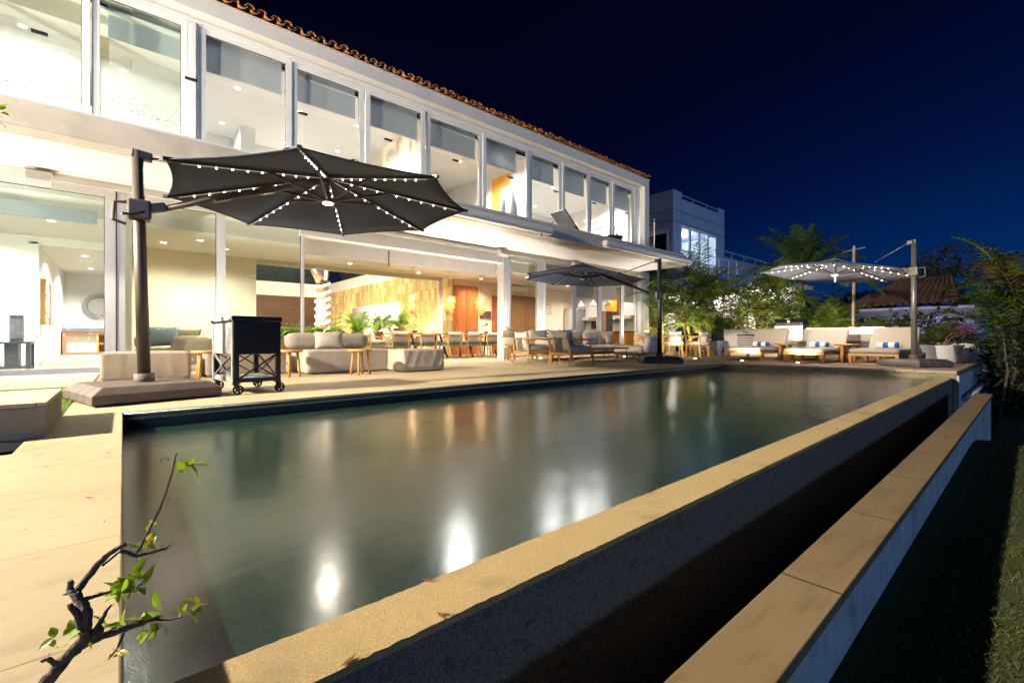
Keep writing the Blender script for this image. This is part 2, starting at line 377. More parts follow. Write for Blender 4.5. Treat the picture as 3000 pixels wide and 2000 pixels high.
def piping(T, sx, sy, z, m, x=0, y=0, r=.007):
    c = .03; a, b = sx / 2 - .004, sy / 2 - .004; pts = []
    for cx, cy, st in ((a - c, b - c, 0), (-a + c, b - c, 1), (-a + c, -b + c, 2), (a - c, -b + c, 3)):
        for q in range(4): an = (st + q / 3) * PI / 2; pts.append((x + cx + c * math.cos(an), y + cy + c * math.sin(an), z))
    MB().tube(pts + pts[:1], r, 6).build('piping', m, T, smooth=True)
def pillow_mb(w, h, t, seed=0, n=10):
    rg = random.Random(seed); mb = MB(); a = rg.uniform(0, 6)
    for sg in (-1, 1):
        vs = []
        for i in range(n + 1):
            for j in range(n + 1):
                u = -1 + 2 * i / n; v = -1 + 2 * j / n
                x = u * w / 2 * (1 - .10 * (1 - v * v)); z = v * h / 2 * (1 - .12 * (1 - u * u))
                y = sg * t / 2 * (max(0, 1 - abs(u) ** 2.4) * max(0, 1 - abs(v) ** 2.4)) ** .55
                y += .006 * math.sin(7 * u + 5 * v + a) * (1 - u * u) * (1 - v * v) * sg
                vs.append((x, y, z + h / 2))
        mb.add(vs, [(i * (n + 1) + j, (i + 1) * (n + 1) + j, (i + 1) * (n + 1) + j + 1, i * (n + 1) + j + 1) for i in range(n) for j in range(n)])
    return mb
def pillow(name, m, parent, w, h, t, loc, tilt=0, rz=0, seed=0):
    mb = pillow_mb(w, h, t, seed); mb.xf(Matrix.Translation(loc) @ Matrix.Rotation(rz, 4, 'Z') @ Matrix.Rotation(tilt, 4, 'X'))
    return merged(mb.build(name, m, parent, smooth=True))

def lamp(kind, name, loc, power, color=(1, .9, .75), size=.05, target=None, cone=140, blend=.7):
    l = bpy.data.lights.new(name, kind); l.energy = power * (KL if kind != 'SUN' else 1); l.color = color
    if kind != 'SUN': l.shadow_soft_size = size
    if kind == 'SPOT': l.spot_size = math.radians(cone); l.spot_blend = blend
    o = bpy.data.objects.new(name, l); COL.objects.link(o); o.location = loc
    d = Vector(target) - Vector(loc) if target else Vector((0, 0, -1))
    o.rotation_euler = d.to_track_quat('-Z', 'Y').to_euler()
    return o
KL = 3.4
WARM = (1, .80, .52); WHITE = (1, .92, .80); COOL = (1, .965, .935)
# ------------------------------------------------------------------ camera, world, moon
cam = bpy.data.cameras.new('camera'); cam.sensor_width = 36; cam.lens = 36 * 1321 / 3000; cam.shift_y = -8 / 3000
cam.clip_start = .05; cam.clip_end = 3000
camo = bpy.data.objects.new('camera', cam); COL.objects.link(camo)
A_ = math.radians(49.2)
camo.location = (0, 0, .6); camo.rotation_euler = (PI / 2, 0, A_ - PI / 2)
SC.camera = camo
SC.view_settings.view_transform = 'Standard'; SC.view_settings.look = 'None'; SC.view_settings.exposure = 0; SC.view_settings.gamma = 1
SC.cycles.transparent_max_bounces = 32; SC.cycles.max_bounces = 10; SC.cycles.diffuse_bounces = 5; SC.cycles.glossy_bounces = 5
SC.cycles.sample_clamp_indirect = 6; SC.cycles.use_denoising = True; SC.cycles.adaptive_threshold = .004; SC.cycles.caustics_reflective = False; SC.cycles.caustics_refractive = False

W = bpy.data.worlds.new('World'); SC.world = W; W.use_nodes = True
N, L = W.node_tree.nodes, W.node_tree.links
bg = N['Background']
# dusk sky: a blue band low in the east fading to near black overhead
tc = N.new('ShaderNodeTexCoord'); sp = N.new('ShaderNodeSeparateXYZ'); L.new(tc.outputs['Generated'], sp.inputs[0])
rp = ramp(N, [(0, (.000, .034, .130)), (.06, (.0008, .027, .115)), (.16, (.0006, .016, .088)), (.30, (.0005, .0055, .044)), (.5, (.0005, .0018, .0165)), (.85, (.0004, .0008, .0060))])
az = N.new('ShaderNodeVectorMath'); az.operation = 'DOT_PRODUCT'; L.new(tc.outputs['Generated'], az.inputs[0]); az.inputs[1].default_value = (.93, -.36, 0)
sh = N.new('ShaderNodeMapRange'); sh.inputs['From Min'].default_value = .25; sh.inputs['From Max'].default_value = 1.0; sh.inputs['To Min'].default_value = .24; sh.inputs['To Max'].default_value = -.06
L.new(az.outputs['Value'], sh.inputs['Value'])
ad = N.new('ShaderNodeMath'); ad.operation = 'ADD'; ad.use_clamp = True; L.new(sp.outputs['Z'], ad.inputs[0]); L.new(sh.outputs[0], ad.inputs[1])
L.new(ad.outputs[0], rp.inputs['Fac'])
L.new(rp.outputs['Color'], bg.inputs['Color']); bg.inputs['Strength'].default_value = 1.0

sun = bpy.data.lights.new('moon', 'SUN'); sun.energy = .55; sun.angle = math.radians(6); sun.color = (.27, .53, 1)
suno = bpy.data.objects.new('moon', sun); COL.objects.link(suno)
suno.rotation_euler = Vector((.22, 1, -.16)).to_track_quat('-Z', 'Y').to_euler()

# ------------------------------------------------------------------ ground, lawn, decks, pool
struct(MB().add([(-900, -900, -1.12), (900, -900, -1.12), (900, 900, -1.12), (-900, 900, -1.12)], [(0, 1, 2, 3)]).build('ground', 'lawn'))
lm = MB(); nx = 40
def lz(x): return -.6 - .46 * max(0, min(1, (x - 7.6) / 2.6)) ** 1.2
for i in range(nx + 1):
    x = -8 + i * .55; lm.v += [(x, -12, lz(x)), (x, .47, lz(x))]
lm.f = [(2 * i, 2 * i + 2, 2 * i + 3, 2 * i + 1) for i in range(nx)]
struct(lm.build('lawn', 'lawn'))
gr = MB(); rg = random.Random(3)
for k in range(34000):
    x = rg.uniform(1.2, 9.5) if k % 3 else rg.uniform(1.2, 4); y = rg.uniform(-1.4, .44) if k % 2 else rg.uniform(-.8, .3)
    a = rg.uniform(0, 6.28); h = rg.uniform(.008, .026); w = .0028; l = rg.uniform(-.015, .015)
    z = lz(x) - .002
    gr.add([(x - w * math.cos(a), y - w * math.sin(a), z), (x + w * math.cos(a), y + w * math.sin(a), z), (x + l, y + rg.uniform(-.02, .02), z + h)], [(0, 1, 2)])
g = gr.build('grass', 'blade'); g['kind'] = 'stuff'

struct(MB().prism([(0, .2), (0, 4.85), (11.13, 4.98), (11.13, 10.3), (-9, 10.3), (-9, 3.97), (-.44, 3.97), (-.44, 3.48), (-7, 3.48), (-7, .2)][::-1], -.07, 0).build('pool_deck', 'deck', bev=.006))
struct(MB().prism([(-7, 3.4), (-.3, 3.4), (-.3, 4.05), (-7, 4.05)], -.4, -.13).build('planting_bed', 'soil'))
struct(MB().prism([(11.134, 4.98), (11.57, .92), (19.5, .92), (19.5, 11.5), (11.134, 11.5)], -.07, 0).build('lounge_deck', 'deckR', bev=.005))
cp = MB()
for i in range(7):     # coping stones along the far end of the pool
    t0, t1 = i / 7 + .001, (i + 1) / 7 - .001
    q = lambda t, o: (11.13 + .44 * t - .03 + o, 4.98 - 4.06 * t)
    cp.prism([q(t0, 0), q(t1, 0), q(t1, .42), q(t0, .42)][::-1], -.045, .006)
struct(cp.build('pool_coping', 'deck', bev=.005))
struct(MB().prism([(11.13, 5.1), (11.57, .95), (11.9, .95), (11.5, 5.1)][::-1], -1.6, -.071).build('pool_end_wall', 'poolfar'))
pw = MB().prism([(-.12, 4.85), (11.13, 4.98), (11.13, 5.2), (-.12, 5.1)], -1.6, -.072)
pw.box(-.15, 0, .2, 4.95, -1.6, -.072)
struct(pw.build('pool_side_wall', 'poolwall'))
struct(MB().box(-.1, 11.8, .9, 5.1, -1.62, -1.5).build('pool_basin', 'basin'))
# dark rounded lip under the deck edge
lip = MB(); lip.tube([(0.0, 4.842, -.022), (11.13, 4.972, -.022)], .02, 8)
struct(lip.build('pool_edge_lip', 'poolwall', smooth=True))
# water
wm = bpy.data.materials.new('pool_water'); N, L = nodes_of(wm); N.remove(N['Principled BSDF']); out = N['Material Output']
tr = N.new('ShaderNodeBsdfTransparent'); tr.inputs[0].default_value = (.6, .92, .76, 1)
gl = N.new('ShaderNodeBsdfGlossy'); gl.inputs['Roughness'].default_value = .185; gl.inputs['Color'].default_value = (1, 1, 1, 1)
tcw = N.new('ShaderNodeTexCoord'); mpw = N.new('ShaderNodeMapping'); mpw.inputs['Scale'].default_value = (1.1, 1.6, 1); L.new(tcw.outputs['Object'], mpw.inputs[0])
nw = N.new('ShaderNodeTexNoise'); nw.inputs['Scale'].default_value = 1.5; nw.inputs['Detail'].default_value = 3; L.new(mpw.outputs[0], nw.inputs['Vector'])
bw = N.new('ShaderNodeBump'); bw.inputs['Strength'].default_value = .12; bw.inputs['Distance'].default_value = .035; L.new(nw.outputs['Fac'], bw.inputs['Height'])
nf = N.new('ShaderNodeTexNoise'); nf.inputs['Scale'].default_value = 420; L.new(tcw.outputs['Object'], nf.inputs['Vector'])
bf = N.new('ShaderNodeBump'); bf.inputs['Strength'].default_value = .008; bf.inputs['Distance'].default_value = .004; L.new(nf.outputs['Fac'], bf.inputs['Height'])
dfw = N.new('ShaderNodeBsdfDiffuse'); dfw.inputs[0].default_value = (.040, .145, .092, 1)   # fine suspended silt: milky green body
mxd = N.new('ShaderNodeMixShader'); mxd.inputs[0].default_value = .2; L.new(tr.outputs[0], mxd.inputs[1]); L.new(dfw.outputs[0], mxd.inputs[2])
fr = N.new('ShaderNodeFresnel'); fr.inputs[0].default_value = 2.8
L.new(bw.outputs[0], gl.inputs['Normal'])
mw = N.new('ShaderNodeMixShader'); L.new(fr.outputs[0], mw.inputs[0]); L.new(mxd.outputs[0], mw.inputs[1]); L.new(gl.outputs[0], mw.inputs[2]); L.new(mw.outputs[0], out.inputs['Surface'])
struct(MB().add([(-.05, 1.1, -.14), (11.7, 1.1, -.14), (11.3, 5.05, -.14), (-.05, 5.0, -.14)], [(0, 1, 2, 3)]).build('pool_water', wm))

# infinity wall with weathered coping
t = thing('infinity_wall', 'long dark rendered pool wall with a sandy pebble top along the water', 'wall', (0, 1.08, -1))
def rough_strip(x0, x1, y0, y1, z0, z1, n, j, seed):
    rg = random.Random(seed); mb = MB(); vs = []
    for i in range(n + 1):
        x = x0 + (x1 - x0) * i / n; a, b, c, d = [rg.uniform(-j, j) for _ in range(4)]
        vs += [(x, y0, z0), (x, y0 + a, z1), (x, y1 + c, z1), (x, y1, z0)]
    fs = [(0, 1, 2, 3), tuple(4 * n + k for k in (3, 2, 1, 0))]
    for i in range(n):
        for k in range(4): fs.append((4 * i + k, 4 * i + (k + 1) % 4, 4 * i + 4 + (k + 1) % 4, 4 * i + 4 + k))
    return mb.add(vs, fs)
o = rough_strip(-.1, 11.66, .992, 1.178, -1.1, -.142, 2, 0, 1); o.xf(Matrix.Translation((0, -1.08, 1))); o.build('wall_body', 'weir', t)
o = rough_strip(-.1, 11.66, .990, 1.180, -.141, -.12, 700, .0028, 2); o.xf(Matrix.Translation((0, -1.08, 1))); o.build('coping', 'cope', t)
struct(MB().box(-.6, 11.7, .5, 1.0, -1.15, -1.02).build('overflow_channel', 'rubber'))
t = thing('low_wall', 'low white rendered wall with a flat brown stone cap beside the lawn', 'wall', (0, .30, -1))
MB().box(-.6, 10.9, .17, .33, -.15, .64).build('wall_body', 'cwall', t)
MB().box(-.6, 10.88, .3301, .336, -.15, .60).build('inner_shade_sheet', 'rubber', t)  # black sheet puts the channel's shade into the colour
MB().box(-.6, 10.93, .15, .35, .642, .682).build('cap', 'cap', t, bev=.004)
t = thing('retaining_wall', 'white rendered wall holding up the end of the lounger deck, with two pipes', 'wall', (14, .95, -1))
MB().box(-2.4, 5.4, -.05, .1, -.15, .925).build('wall_body', 'cwall', t)
MB().tube([(-2.0, -.12, .48), (4.6, -.12, .48)], .06, 10).build('pipe', 'cwall', t, smooth=True)
MB().tube([(-1.8, -.16, .28), (4.4, -.16, .28)], .05, 10).build('pipe', 'cwall', t, smooth=True)
MB().box(1.6, 1.9, -.2, -.052, -.1, .62).build('bracket', 'cwall', t)

# step block and grass pocket at the left
t = thing('step_block', 'pale stone-topped concrete step block at the left edge of the deck', 'step', (-2, 4.46, 0))
MB().box(-4, 1.64, -.49, .5, -.02, .185).build('body', 'block', t, bev=.006)
MB().box(-4, 1.645, -.495, .5, .187, .212).build('top_slab', 'blocktop', t, bev=.004)
gp = MB(); rg = random.Random(5)
for k in range(5200):
    x = rg.uniform(-1.6, -.36); y = rg.uniform(4.98, 7.1); a = rg.uniform(0, 6.28); h = rg.uniform(.015, .045)
    gp.add([(x - .003 * math.cos(a), y - .003 * math.sin(a), .004), (x + .003 * math.cos(a), y + .003 * math.sin(a), .004), (x + rg.uniform(-.02, .02), y + rg.uniform(-.02, .02), h)], [(0, 1, 2)])
g = gp.build('grass', 'bright'); g['kind'] = 'stuff'
struct(MB().add([(-3, 4.97, .004), (-.36, 4.97, .004), (-.36, 7.1, .004), (-3, 7.1, .004)], [(0, 1, 2, 3)]).build('turf_pocket', 'lawn'))
struct(MB().box(-9, -.3, 7.6, 10.19, .0, .022).build('window_terrace', 'blocktop'))

# ------------------------------------------------------------------ house
YF = 10.2
H = thing('house', 'long white two storey modern house with glass fronts and a tiled eave', 'house', (5, 12, 0))
HO = Vector((5, 12, 0))
def hp(mb, name, m, parent=None, **k):
    mb.xf(Matrix.Translation(-HO)); return mb.build(name, m, parent or H, **k)
def B(*a): return MB().box(*a)
# balcony slab, soffit
sl = MB().extr([(8.2, 3.23), (8.2, 3.565), (10.44, 3.565), (10.44, 3.262), (8.55, 3.262), (8.55, 3.23)], 'X', -9, 15.45)
hp(sl, 'balcony_slab', 'slab', bev=.01)
hp(B(-9, 15.42, 8.56, 10.19, 3.232, 3.258), 'soffit', 'soffit')
hp(B(-9, 15.45, 8.21, 8.30, 3.567, 3.60), 'rail_channel', 'frame')
# header bands over the ground floor openings
hp(B(-9, 2.86, YF, YF + .25, 3.115, 3.255), 'lintel', 'white')
hp(B(2.86, 8.46, YF, YF + .25, 2.82, 3.255), 'lintel', 'white')
hp(B(8.46, 16.15, YF, YF + .25, 3.10, 3.255), 'lintel', 'white')
hp(B(2.9, 8.45, YF - .03, YF - .002, 3.10, 3.19), 'screen_track', 'frame', bev=.01)
# outer frame of the upper storey
hp(B(-9, 16.15, YF, 10.46, 6.71, 7.0), 'fascia', 'white', bev=.01)
hp(B(15.84, 16.15, YF + .002, 10.9, 3.57, 6.708), 'pier', 'white')
hp(B(15.84, 16.14, 10.9, 13.88, 3.57, 6.99), 'end_wall', 'white')
for k, (yy, zz) in enumerate(((10.42, 6.70), (10.40, 6.655), (10.44, 6.615))):
    hp(B(-9, 15.838, yy, yy + .03, zz - .035, zz - .002), 'window_track', 'frame')
hp(B(16.0, 16.15, 10.46, 13.9, 0, 3.26), 'end_wall', 'white')
hp(B(15.5, 16.148, YF + .002, 10.46, 0, 3.098), 'pier', 'white')
for k in range(4): hp(B(15.52 + k * .15, 15.60 + k * .15, YF - .03, YF, 0, 3.098), 'door_track', 'frame')
hp(B(-9, 16.3, 14, 15.6, 6.9, 7.0), 'roof_deck', 'white')
# eave tiles
rt = MB(); rg = random.Random(11); pitch = .235; n = int(18.2 / pitch)
for i in range(n):
    x = -2.0 + i * pitch + rg.uniform(-.012, .012); s = math.tan(math.radians(17)); jz = rg.uniform(-.012, .012); jy = rg.uniform(-.05, .04)
    for cov in (0, 1):
        xx = x + (pitch / 2 if cov else 0); R0 = .088; th = .016
        vs = []; ns = 8
        for yy, dr in ((10.12 + jy - (0.03 if cov else 0), 0), (10.75, -.006)):
            for rr in (R0 + dr, R0 - th + dr):
                for q in range(ns + 1):
                    a = PI * q / ns
                    zc = 7.045 + (yy - 10.1) * s + jz + (.045 if cov else .07)
                    vs.append((xx + rr * math.cos(a), yy, zc + (1 if cov else -1) * rr * math.sin(a) * .85))
        fs = []; m1 = ns + 1
        for q in range(ns):
            fs += [(q, q + 1, m1 + q + 1, m1 + q), (q, 2 * m1 + q, 2 * m1 + q + 1, q + 1), (m1 + q, m1 + q + 1, 3 * m1 + q + 1, 3 * m1 + q)]
        rt.add(vs, fs)
rf = hp(MB().extr([(10.3, 7.003), (12.5, 7.62), (14.8, 7.003)], 'X', -9, 16.2), 'roof', 'roof')
hp(rt, 'eave_tiles', 'roof', rf, smooth=False)
hp(B(-9, 16.16, 10.17, 10.32, 7.002, 7.028), 'eave_mortar', 'counter', rf)

def window(x0, x1, z0, z1, y, fw, gm, name='window', blind=None, bm='blind', bx=None, depth=.07, right=None):
    mb = MB(); r = right or fw
    mb.box(x0, x0 + fw, y, y + depth, z0, z1); mb.box(x1 - r, x1, y, y + depth, z0, z1)
    mb.box(x0 + fw, x1 - r, y + .001, y + depth - .001, z1 - fw, z1); mb.box(x0 + fw, x1 - r, y + .001, y + depth - .001, z0, z0 + fw * .8)
    f = hp(mb, name, 'frame', bev=.004)
    hp(B(x0 + fw - .01, x1 - r + .01, y + .03, y + .038, z0 + fw * .8 - .01, z1 - fw + .01), 'pane', gm, f)
    g = MB(); e = .012
    g.box(x0 + fw, x1 - r, y + .012, y + .028, z1 - fw - e, z1 - fw - .001); g.box(x1 - r - e, x1 - r - .001, y + .012, y + .028, z0 + fw, z1 - fw - e)
    hp(g, 'gasket', 'frame_d', f)
    if blind:
        a, b = bx or (x0 + fw + .02, x1 - r - .05)
        hp(B(a, b, y + .14, y + .146, blind, z1 + .02), 'blind', bm, f)
        hp(B(a, b, y + .13, y + .156, blind - .035, blind - .001), 'blind_rail', 'white', f)
    return f
UZ0, UZ1 = 3.57, 6.60
up = [(-3.3, -.42, None), (-.40, .93, None), (1.10, 2.76, 5.86), (2.76, 4.38, 5.87), (4.40, 6.02, 5.83), (6.08, 7.92, 5.82), (7.92, 9.76, 5.81), (9.78, 11.30, 5.79), (11.30, 12.74, 5.72), (12.74, 14.08, 5.70), (14.08, 15.46, 5.71)]
for k, (a, b, bl) in enumerate(up):
    f = window(a, b, UZ0, UZ1, 10.46 + (.03 if k % 2 else 0), .12 if k > 1 else .10, 'frost' if k < 2 else 'clear', blind=bl, bx=(8.05, 9.3) if k == 6 else ((9.92, 11.02) if k == 7 else None))
hp(B(.94, 1.09, 10.44, 10.6, UZ0, 6.6), 'mullion', 'frame'); hp(B(.985, 1.05, 10.41, 10.438, UZ0, 6.58), 'mullion', 'frame')
for x in (15.47, 15.58, 15.70): hp(B(x, x + .06, 10.43, 10.56, UZ0, 6.6), 'mullion', 'frame')
# two half-drawn grey screens in the bathroom windows
hp(B(-3.2, -.5, 10.75, 10.756, 6.0, 6.62), 'blind', 'blindl'); hp(B(-.2, .85, 10.75, 10.756, 5.95, 6.62), 'blind', 'blind')

# ground floor glazing
window(-4.6, -1.62, .03, 3.11, 10.24, .12, 'green', 'sliding_door')
window(-1.60, -.09, .03, 3.11, 10.24, .12, 'green', 'sliding_door', right=.14)
hp(B(-.09, -.075, 10.235, 10.3, 0, 3.11), 'shadow_gap', 'frame_d')
window(-.075, 1.42, .03, 3.11, 10.25, .11, 'green', 'sliding_door', right=.06)
window(1.42, 2.96, .03, 3.11, 10.30, .10, 'green', 'sliding_door', right=.06)
hp(B(2.90, 2.955, 10.262, 10.298, .03, 2.818), 'door_stile', 'frame')
hp(B(8.46, 8.72, 10.21, 10.47, 0, 3.098), 'column', 'white', bev=.006)
for k in range(3): hp(B(8.455 + .085 * k, 8.51 + .085 * k, 10.175, 10.208, 0, 3.098), 'door_track', 'frame')
window(8.73, 10.22, .03, 3.095, 10.27, .10, 'green', 'sliding_door', right=.30)
for k in range(4): hp(B(9.62 + k * .055, 9.632 + k * .055, 10.36 + k * .03, 10.372 + k * .03, .05, 3.0), 'stacked_pane_edge', 'green')
window(10.22, 11.66, .03, 3.095, 10.25, .09, 'clear', 'sliding_door', blind=2.86, bm='blindl')
window(11.68, 13.05, .03, 3.095, 10.27, .10, 'clear', 'sliding_door', blind=2.06, bm='blindl')
window(13.05, 14.42, .03, 3.095, 10.25, .10, 'clear', 'sliding_door', blind=2.08, bm='blindl')
window(14.42, 15.5, .03, 3.095, 10.27, .10, 'clear', 'sliding_door', blind=2.05, bm='blindl')
hp(B(2.97, 8.44, 10.55, 10.56, 2.48, 2.80), 'screen_valance', 'screen')
hp(B(5.02, 5.05, 10.54, 10.57, 2.40, 2.80), 'valance_slit', 'walnut')
hp(B(-4.4, -.34, 10.75, 10.83, 2.60, 2.84), 'shade_cassette', 'blind')

# interior: upper storey
hp(B(-9, 15.84, 10.62, 15.3, 6.36, 6.40), 'ceiling', 'ceil')
hp(B(-9, 15.84, 10.445, 10.9, 6.6, 6.705), 'ceiling', 'ceil')
hp(B(-9, 15.84, 15.1, 15.25, 3.57, 6.36), 'interior_wall', 'iwall')
for x in (1.0, 5.95, 9.74): hp(B(x, x + .12, 10.6, 15.1, 3.57, 6.36), 'partition_wall', 'iwall' if x > 8 else ('iwarm' if x > 2 else 'iwall'))
hp(B(-6.1, -6.0, 10.5, 15.1, 3.57, 6.36), 'partition_wall', 'iwall')
hp(B(15.72, 15.84, 10.95, 15.1, 3.57, 6.36), 'interior_wall', 'iwall')
hp(B(-9, 15.84, 10.46, 15.1, 3.50, 3.56), 'upper_floor', 'ufloor')
hp(B(6.9, 9.7, 13.4, 13.5, 3.57, 5.2), 'partition_wall', 'igreen')
# bathroom column
hp(B(-.33, -.2, 11.6, 11.75, 3.57, 6.36), 'column', 'post')
hp(B(-6, .99, 13.0, 13.1, 3.57, 5.5), 'partition_wall', 'post')
# ground floor interior
hp(B(-6, 16, 11.15, 13.9, 2.78, 2.82), 'ceiling', 'ceil'); hp(B(-6, 16, 10.45, 11.15, 3.10, 3.14), 'ceiling', 'ceil'); hp(B(-6, 16, 11.15, 11.2, 2.82, 3.1), 'bulkhead', 'ceil')
struct(MB().box(-6, 16.0, 10.3, 13.95, -.06, .005).build('floor', 'ifloor'))
struct(MB().box(-1.45, .0, 13.95, 19.6, -.06, .12).build('raised_floor', 'ifloor'))
struct(MB().box(2.4, 14, 13.951, 27.6, -.06, .0).build('courtyard_floor', 'ifloor'))
hp(B(-6, -1.36, 13.9, 14.05, 0, 2.78), 'interior_wall', 'iwall')
hp(B(-1.5, -1.36, 14.05, 19.5, 0, 2.78), 'interior_wall', 'iwall')
hp(B(-1.36, .0, 19.5, 19.6, .1, 2.78), 'interior_wall', 'iwall'); hp(B(-1.5, 0, 13.9, 19.6, 2.62, 2.66), 'ceiling', 'ceil')
hp(B(-.0, .12, 10.45, 19.6, 0, 2.78), 'partition_wall', 'icream')
hp(B(-1.36, 0, 13.88, 13.9, 2.60, 2.78), 'lintel', 'iwall')
hp(B(-6.1, -6, 10.45, 14, 0, 3.1), 'interior_wall', 'iwall')
hp(B(.12, 2.76, 13.9, 14.02, 0, 2.78), 'interior_wall', 'icream')
hp(B(2.76, 8.70, 13.88, 14.04, 2.66, 2.78), 'lintel', 'igreen')
hp(B(8.55, 8.70, 13.9, 14.0, 0, 2.66), 'mullion', 'white')
hp(B(9.25, 16.0, 13.9, 14.02, 0, 2.78), 'interior_wall', 'iwarm')
hp(B(15.88, 15.998, 10.5, 13.9, 0, 2.78), 'interior_wall', 'iwall')
# doors
def panel_door(x0, x1, z1, y, m, nm='door', leaves=2):
    d = hp(B(x0, x1, y - .04, y - .003, 0, z1), nm, m); w = (x1 - x0 - .1) / leaves
    for k in range(leaves):
        a = x0 + .05 + k * w
        hp(B(a + .03, a + w - .03, y - .062, y - .042, .08, z1 - .12), 'door_leaf', m, d, bev=.004)
        hp(B(a + .12, a + w - .12, y - .074, y - .063, .2, z1 - .26), 'door_panel', m, d, bev=.004)
    return d
panel_door(9.13, 10.26, 2.57, 13.9, 'door'); panel_door(10.95, 11.6, 2.28, 13.9, 'door'); panel_door(11.75, 13.55, 2.36, 13.9, 'doordk')
d_ = hp(B(9.70, 9.737, 11.36, 12.30, 3.57, 6.1), 'door', 'orange')
hp(B(9.68, 9.698, 11.48, 12.18, 3.62, 6.0), 'door_leaf', 'orange', d_)

# courtyard behind
SW = thing('stone_wall', 'golden split stone courtyard wall lit warm behind the dining room', 'wall', (9.1, 20, 0))
w = MB()
w.box(0, .14, -6.1, -1.9, 0, 3.23); w.box(0, .14, 3.7, 7.5, 0, 3.23); w.box(0, .14, -1.9, 3.7, 2.22, 3.23)
w.build('wall_face', 'stonewall', SW)
hp(B(9.05, 9.3, 13.9, 27.5, 3.235, 3.75), 'gallery_band', 'white')
hp(B(11.2, 11.3, 16, 31, 0, 3.2), 'interior_wall', 'iwall'); hp(B(10.2, 11.2, 19.2, 19.35, 0, 3.0), 'interior_wall', 'igreen'); hp(B(10.2, 11.2, 21.2, 21.5, 0, 3.0), 'interior_wall', 'iwall')
hp(B(9.25, 11.3, 16, 31, 3.0, 3.1), 'ceiling', 'ceil')
hp(B(2.0, 9.4, 27.5, 27.7, 0, 3.0), 'cladding', 'darkclad')
hp(B(2.0, 9.4, 27.4, 27.7, 3.0, 3.75), 'gallery_band', 'white')
hp(B(2.0, 9.4, 29.4, 29.6, 3.75, 6.4), 'gallery_wall', 'galleryd')
hp(B(9.1, 9.15, 13.9, 27.5, 3.76, 4.7), 'gallery_rail', 'green'); hp(B(10.6, 10.8, 13.9, 29, 3.75, 6.4), 'gallery_wall', 'galleryd')
hp(B(2.0, 9.1, 27.42, 27.45, 3.76, 4.7), 'gallery_rail', 'green')
hp(B(2.4, 2.76, 14.02, 27.5, 0, 6.4), 'courtyard_wall', 'iwall')
hp(MB().extr([(14.1, 5.4), (27, 4.6), (27, 4.75), (14.1, 5.6)], 'X', 2.76, 4.2), 'sloping_canopy', 'white')

# glass balustrade on the slab edge
GR = thing('glass_railing', 'frameless glass railing standing along the white balcony edge', 'railing', (5, 8.25, 3.6))
xs = [-3.95 + 1.575 * k for k in range(12)]
for k in range(11):
    p = MB().box(xs[k] + .008 - 5, xs[k + 1] - .008 - 5, -.006, .006, -.02, .93).build('panel', 'rail', GR)
    MB().box(xs[k + 1] - .075 - 5, xs[k + 1] + .075 - 5, -.022, .022, .865, .895).build('clip', 'blackm', p)
MB().box(8.40, 8.412, .01, 2.0, -.02, .93).build('panel', 'rail', GR)
MB().tube([(8.37, 0, -.02), (8.37, 0, .98)], .018, 8).build('post', 'steel', GR)
# awnings under the slab edge
for k, (x0, x1, lab) in enumerate(((1.6, 8.3, 'long white rolled awning cassette mounted on the balcony edge over the sofas'), (10.55, 15.5, 'white rolled awning cassette on the balcony edge at the far house corner'))):
    t = thing('awning', lab, 'awning', ((x0 + x1) / 2, 8.12, 3.36)); hl = (x1 - x0) / 2
    MB().extr([(-.10, -.06), (-.12, 0), (-.09, .07), (-.02, .10), (.06, .09), (.075, .0), (.06, -.08), (-.02, -.095)], 'X', -hl, hl).build('cassette', 'frame', t, smooth=False, bev=.01)
    MB().extr([(-.10, -.12), (-.10, -.096), (.05, -.096), (.05, -.12)], 'X', -hl + .05, hl - .05).build('front_bar', 'white', t)
    MB().lathe([(.0001, -.012), (.085, -.012), (.085, .012), (.0001, .012)], (0, 0, 0), 16).xf(Matrix.Translation((-hl - .012 if k else hl + .012, -.02, .0)) @ Matrix.Rotation(PI / 2, 4, 'Y')).build('end_cap', 'counter' if k else 'frame', t)
    MB().tube([(hl - .35, -.05, -.11), (hl - .35, -.05, -.2)], .012, 6).build('crank_hook', 'blackm', t)
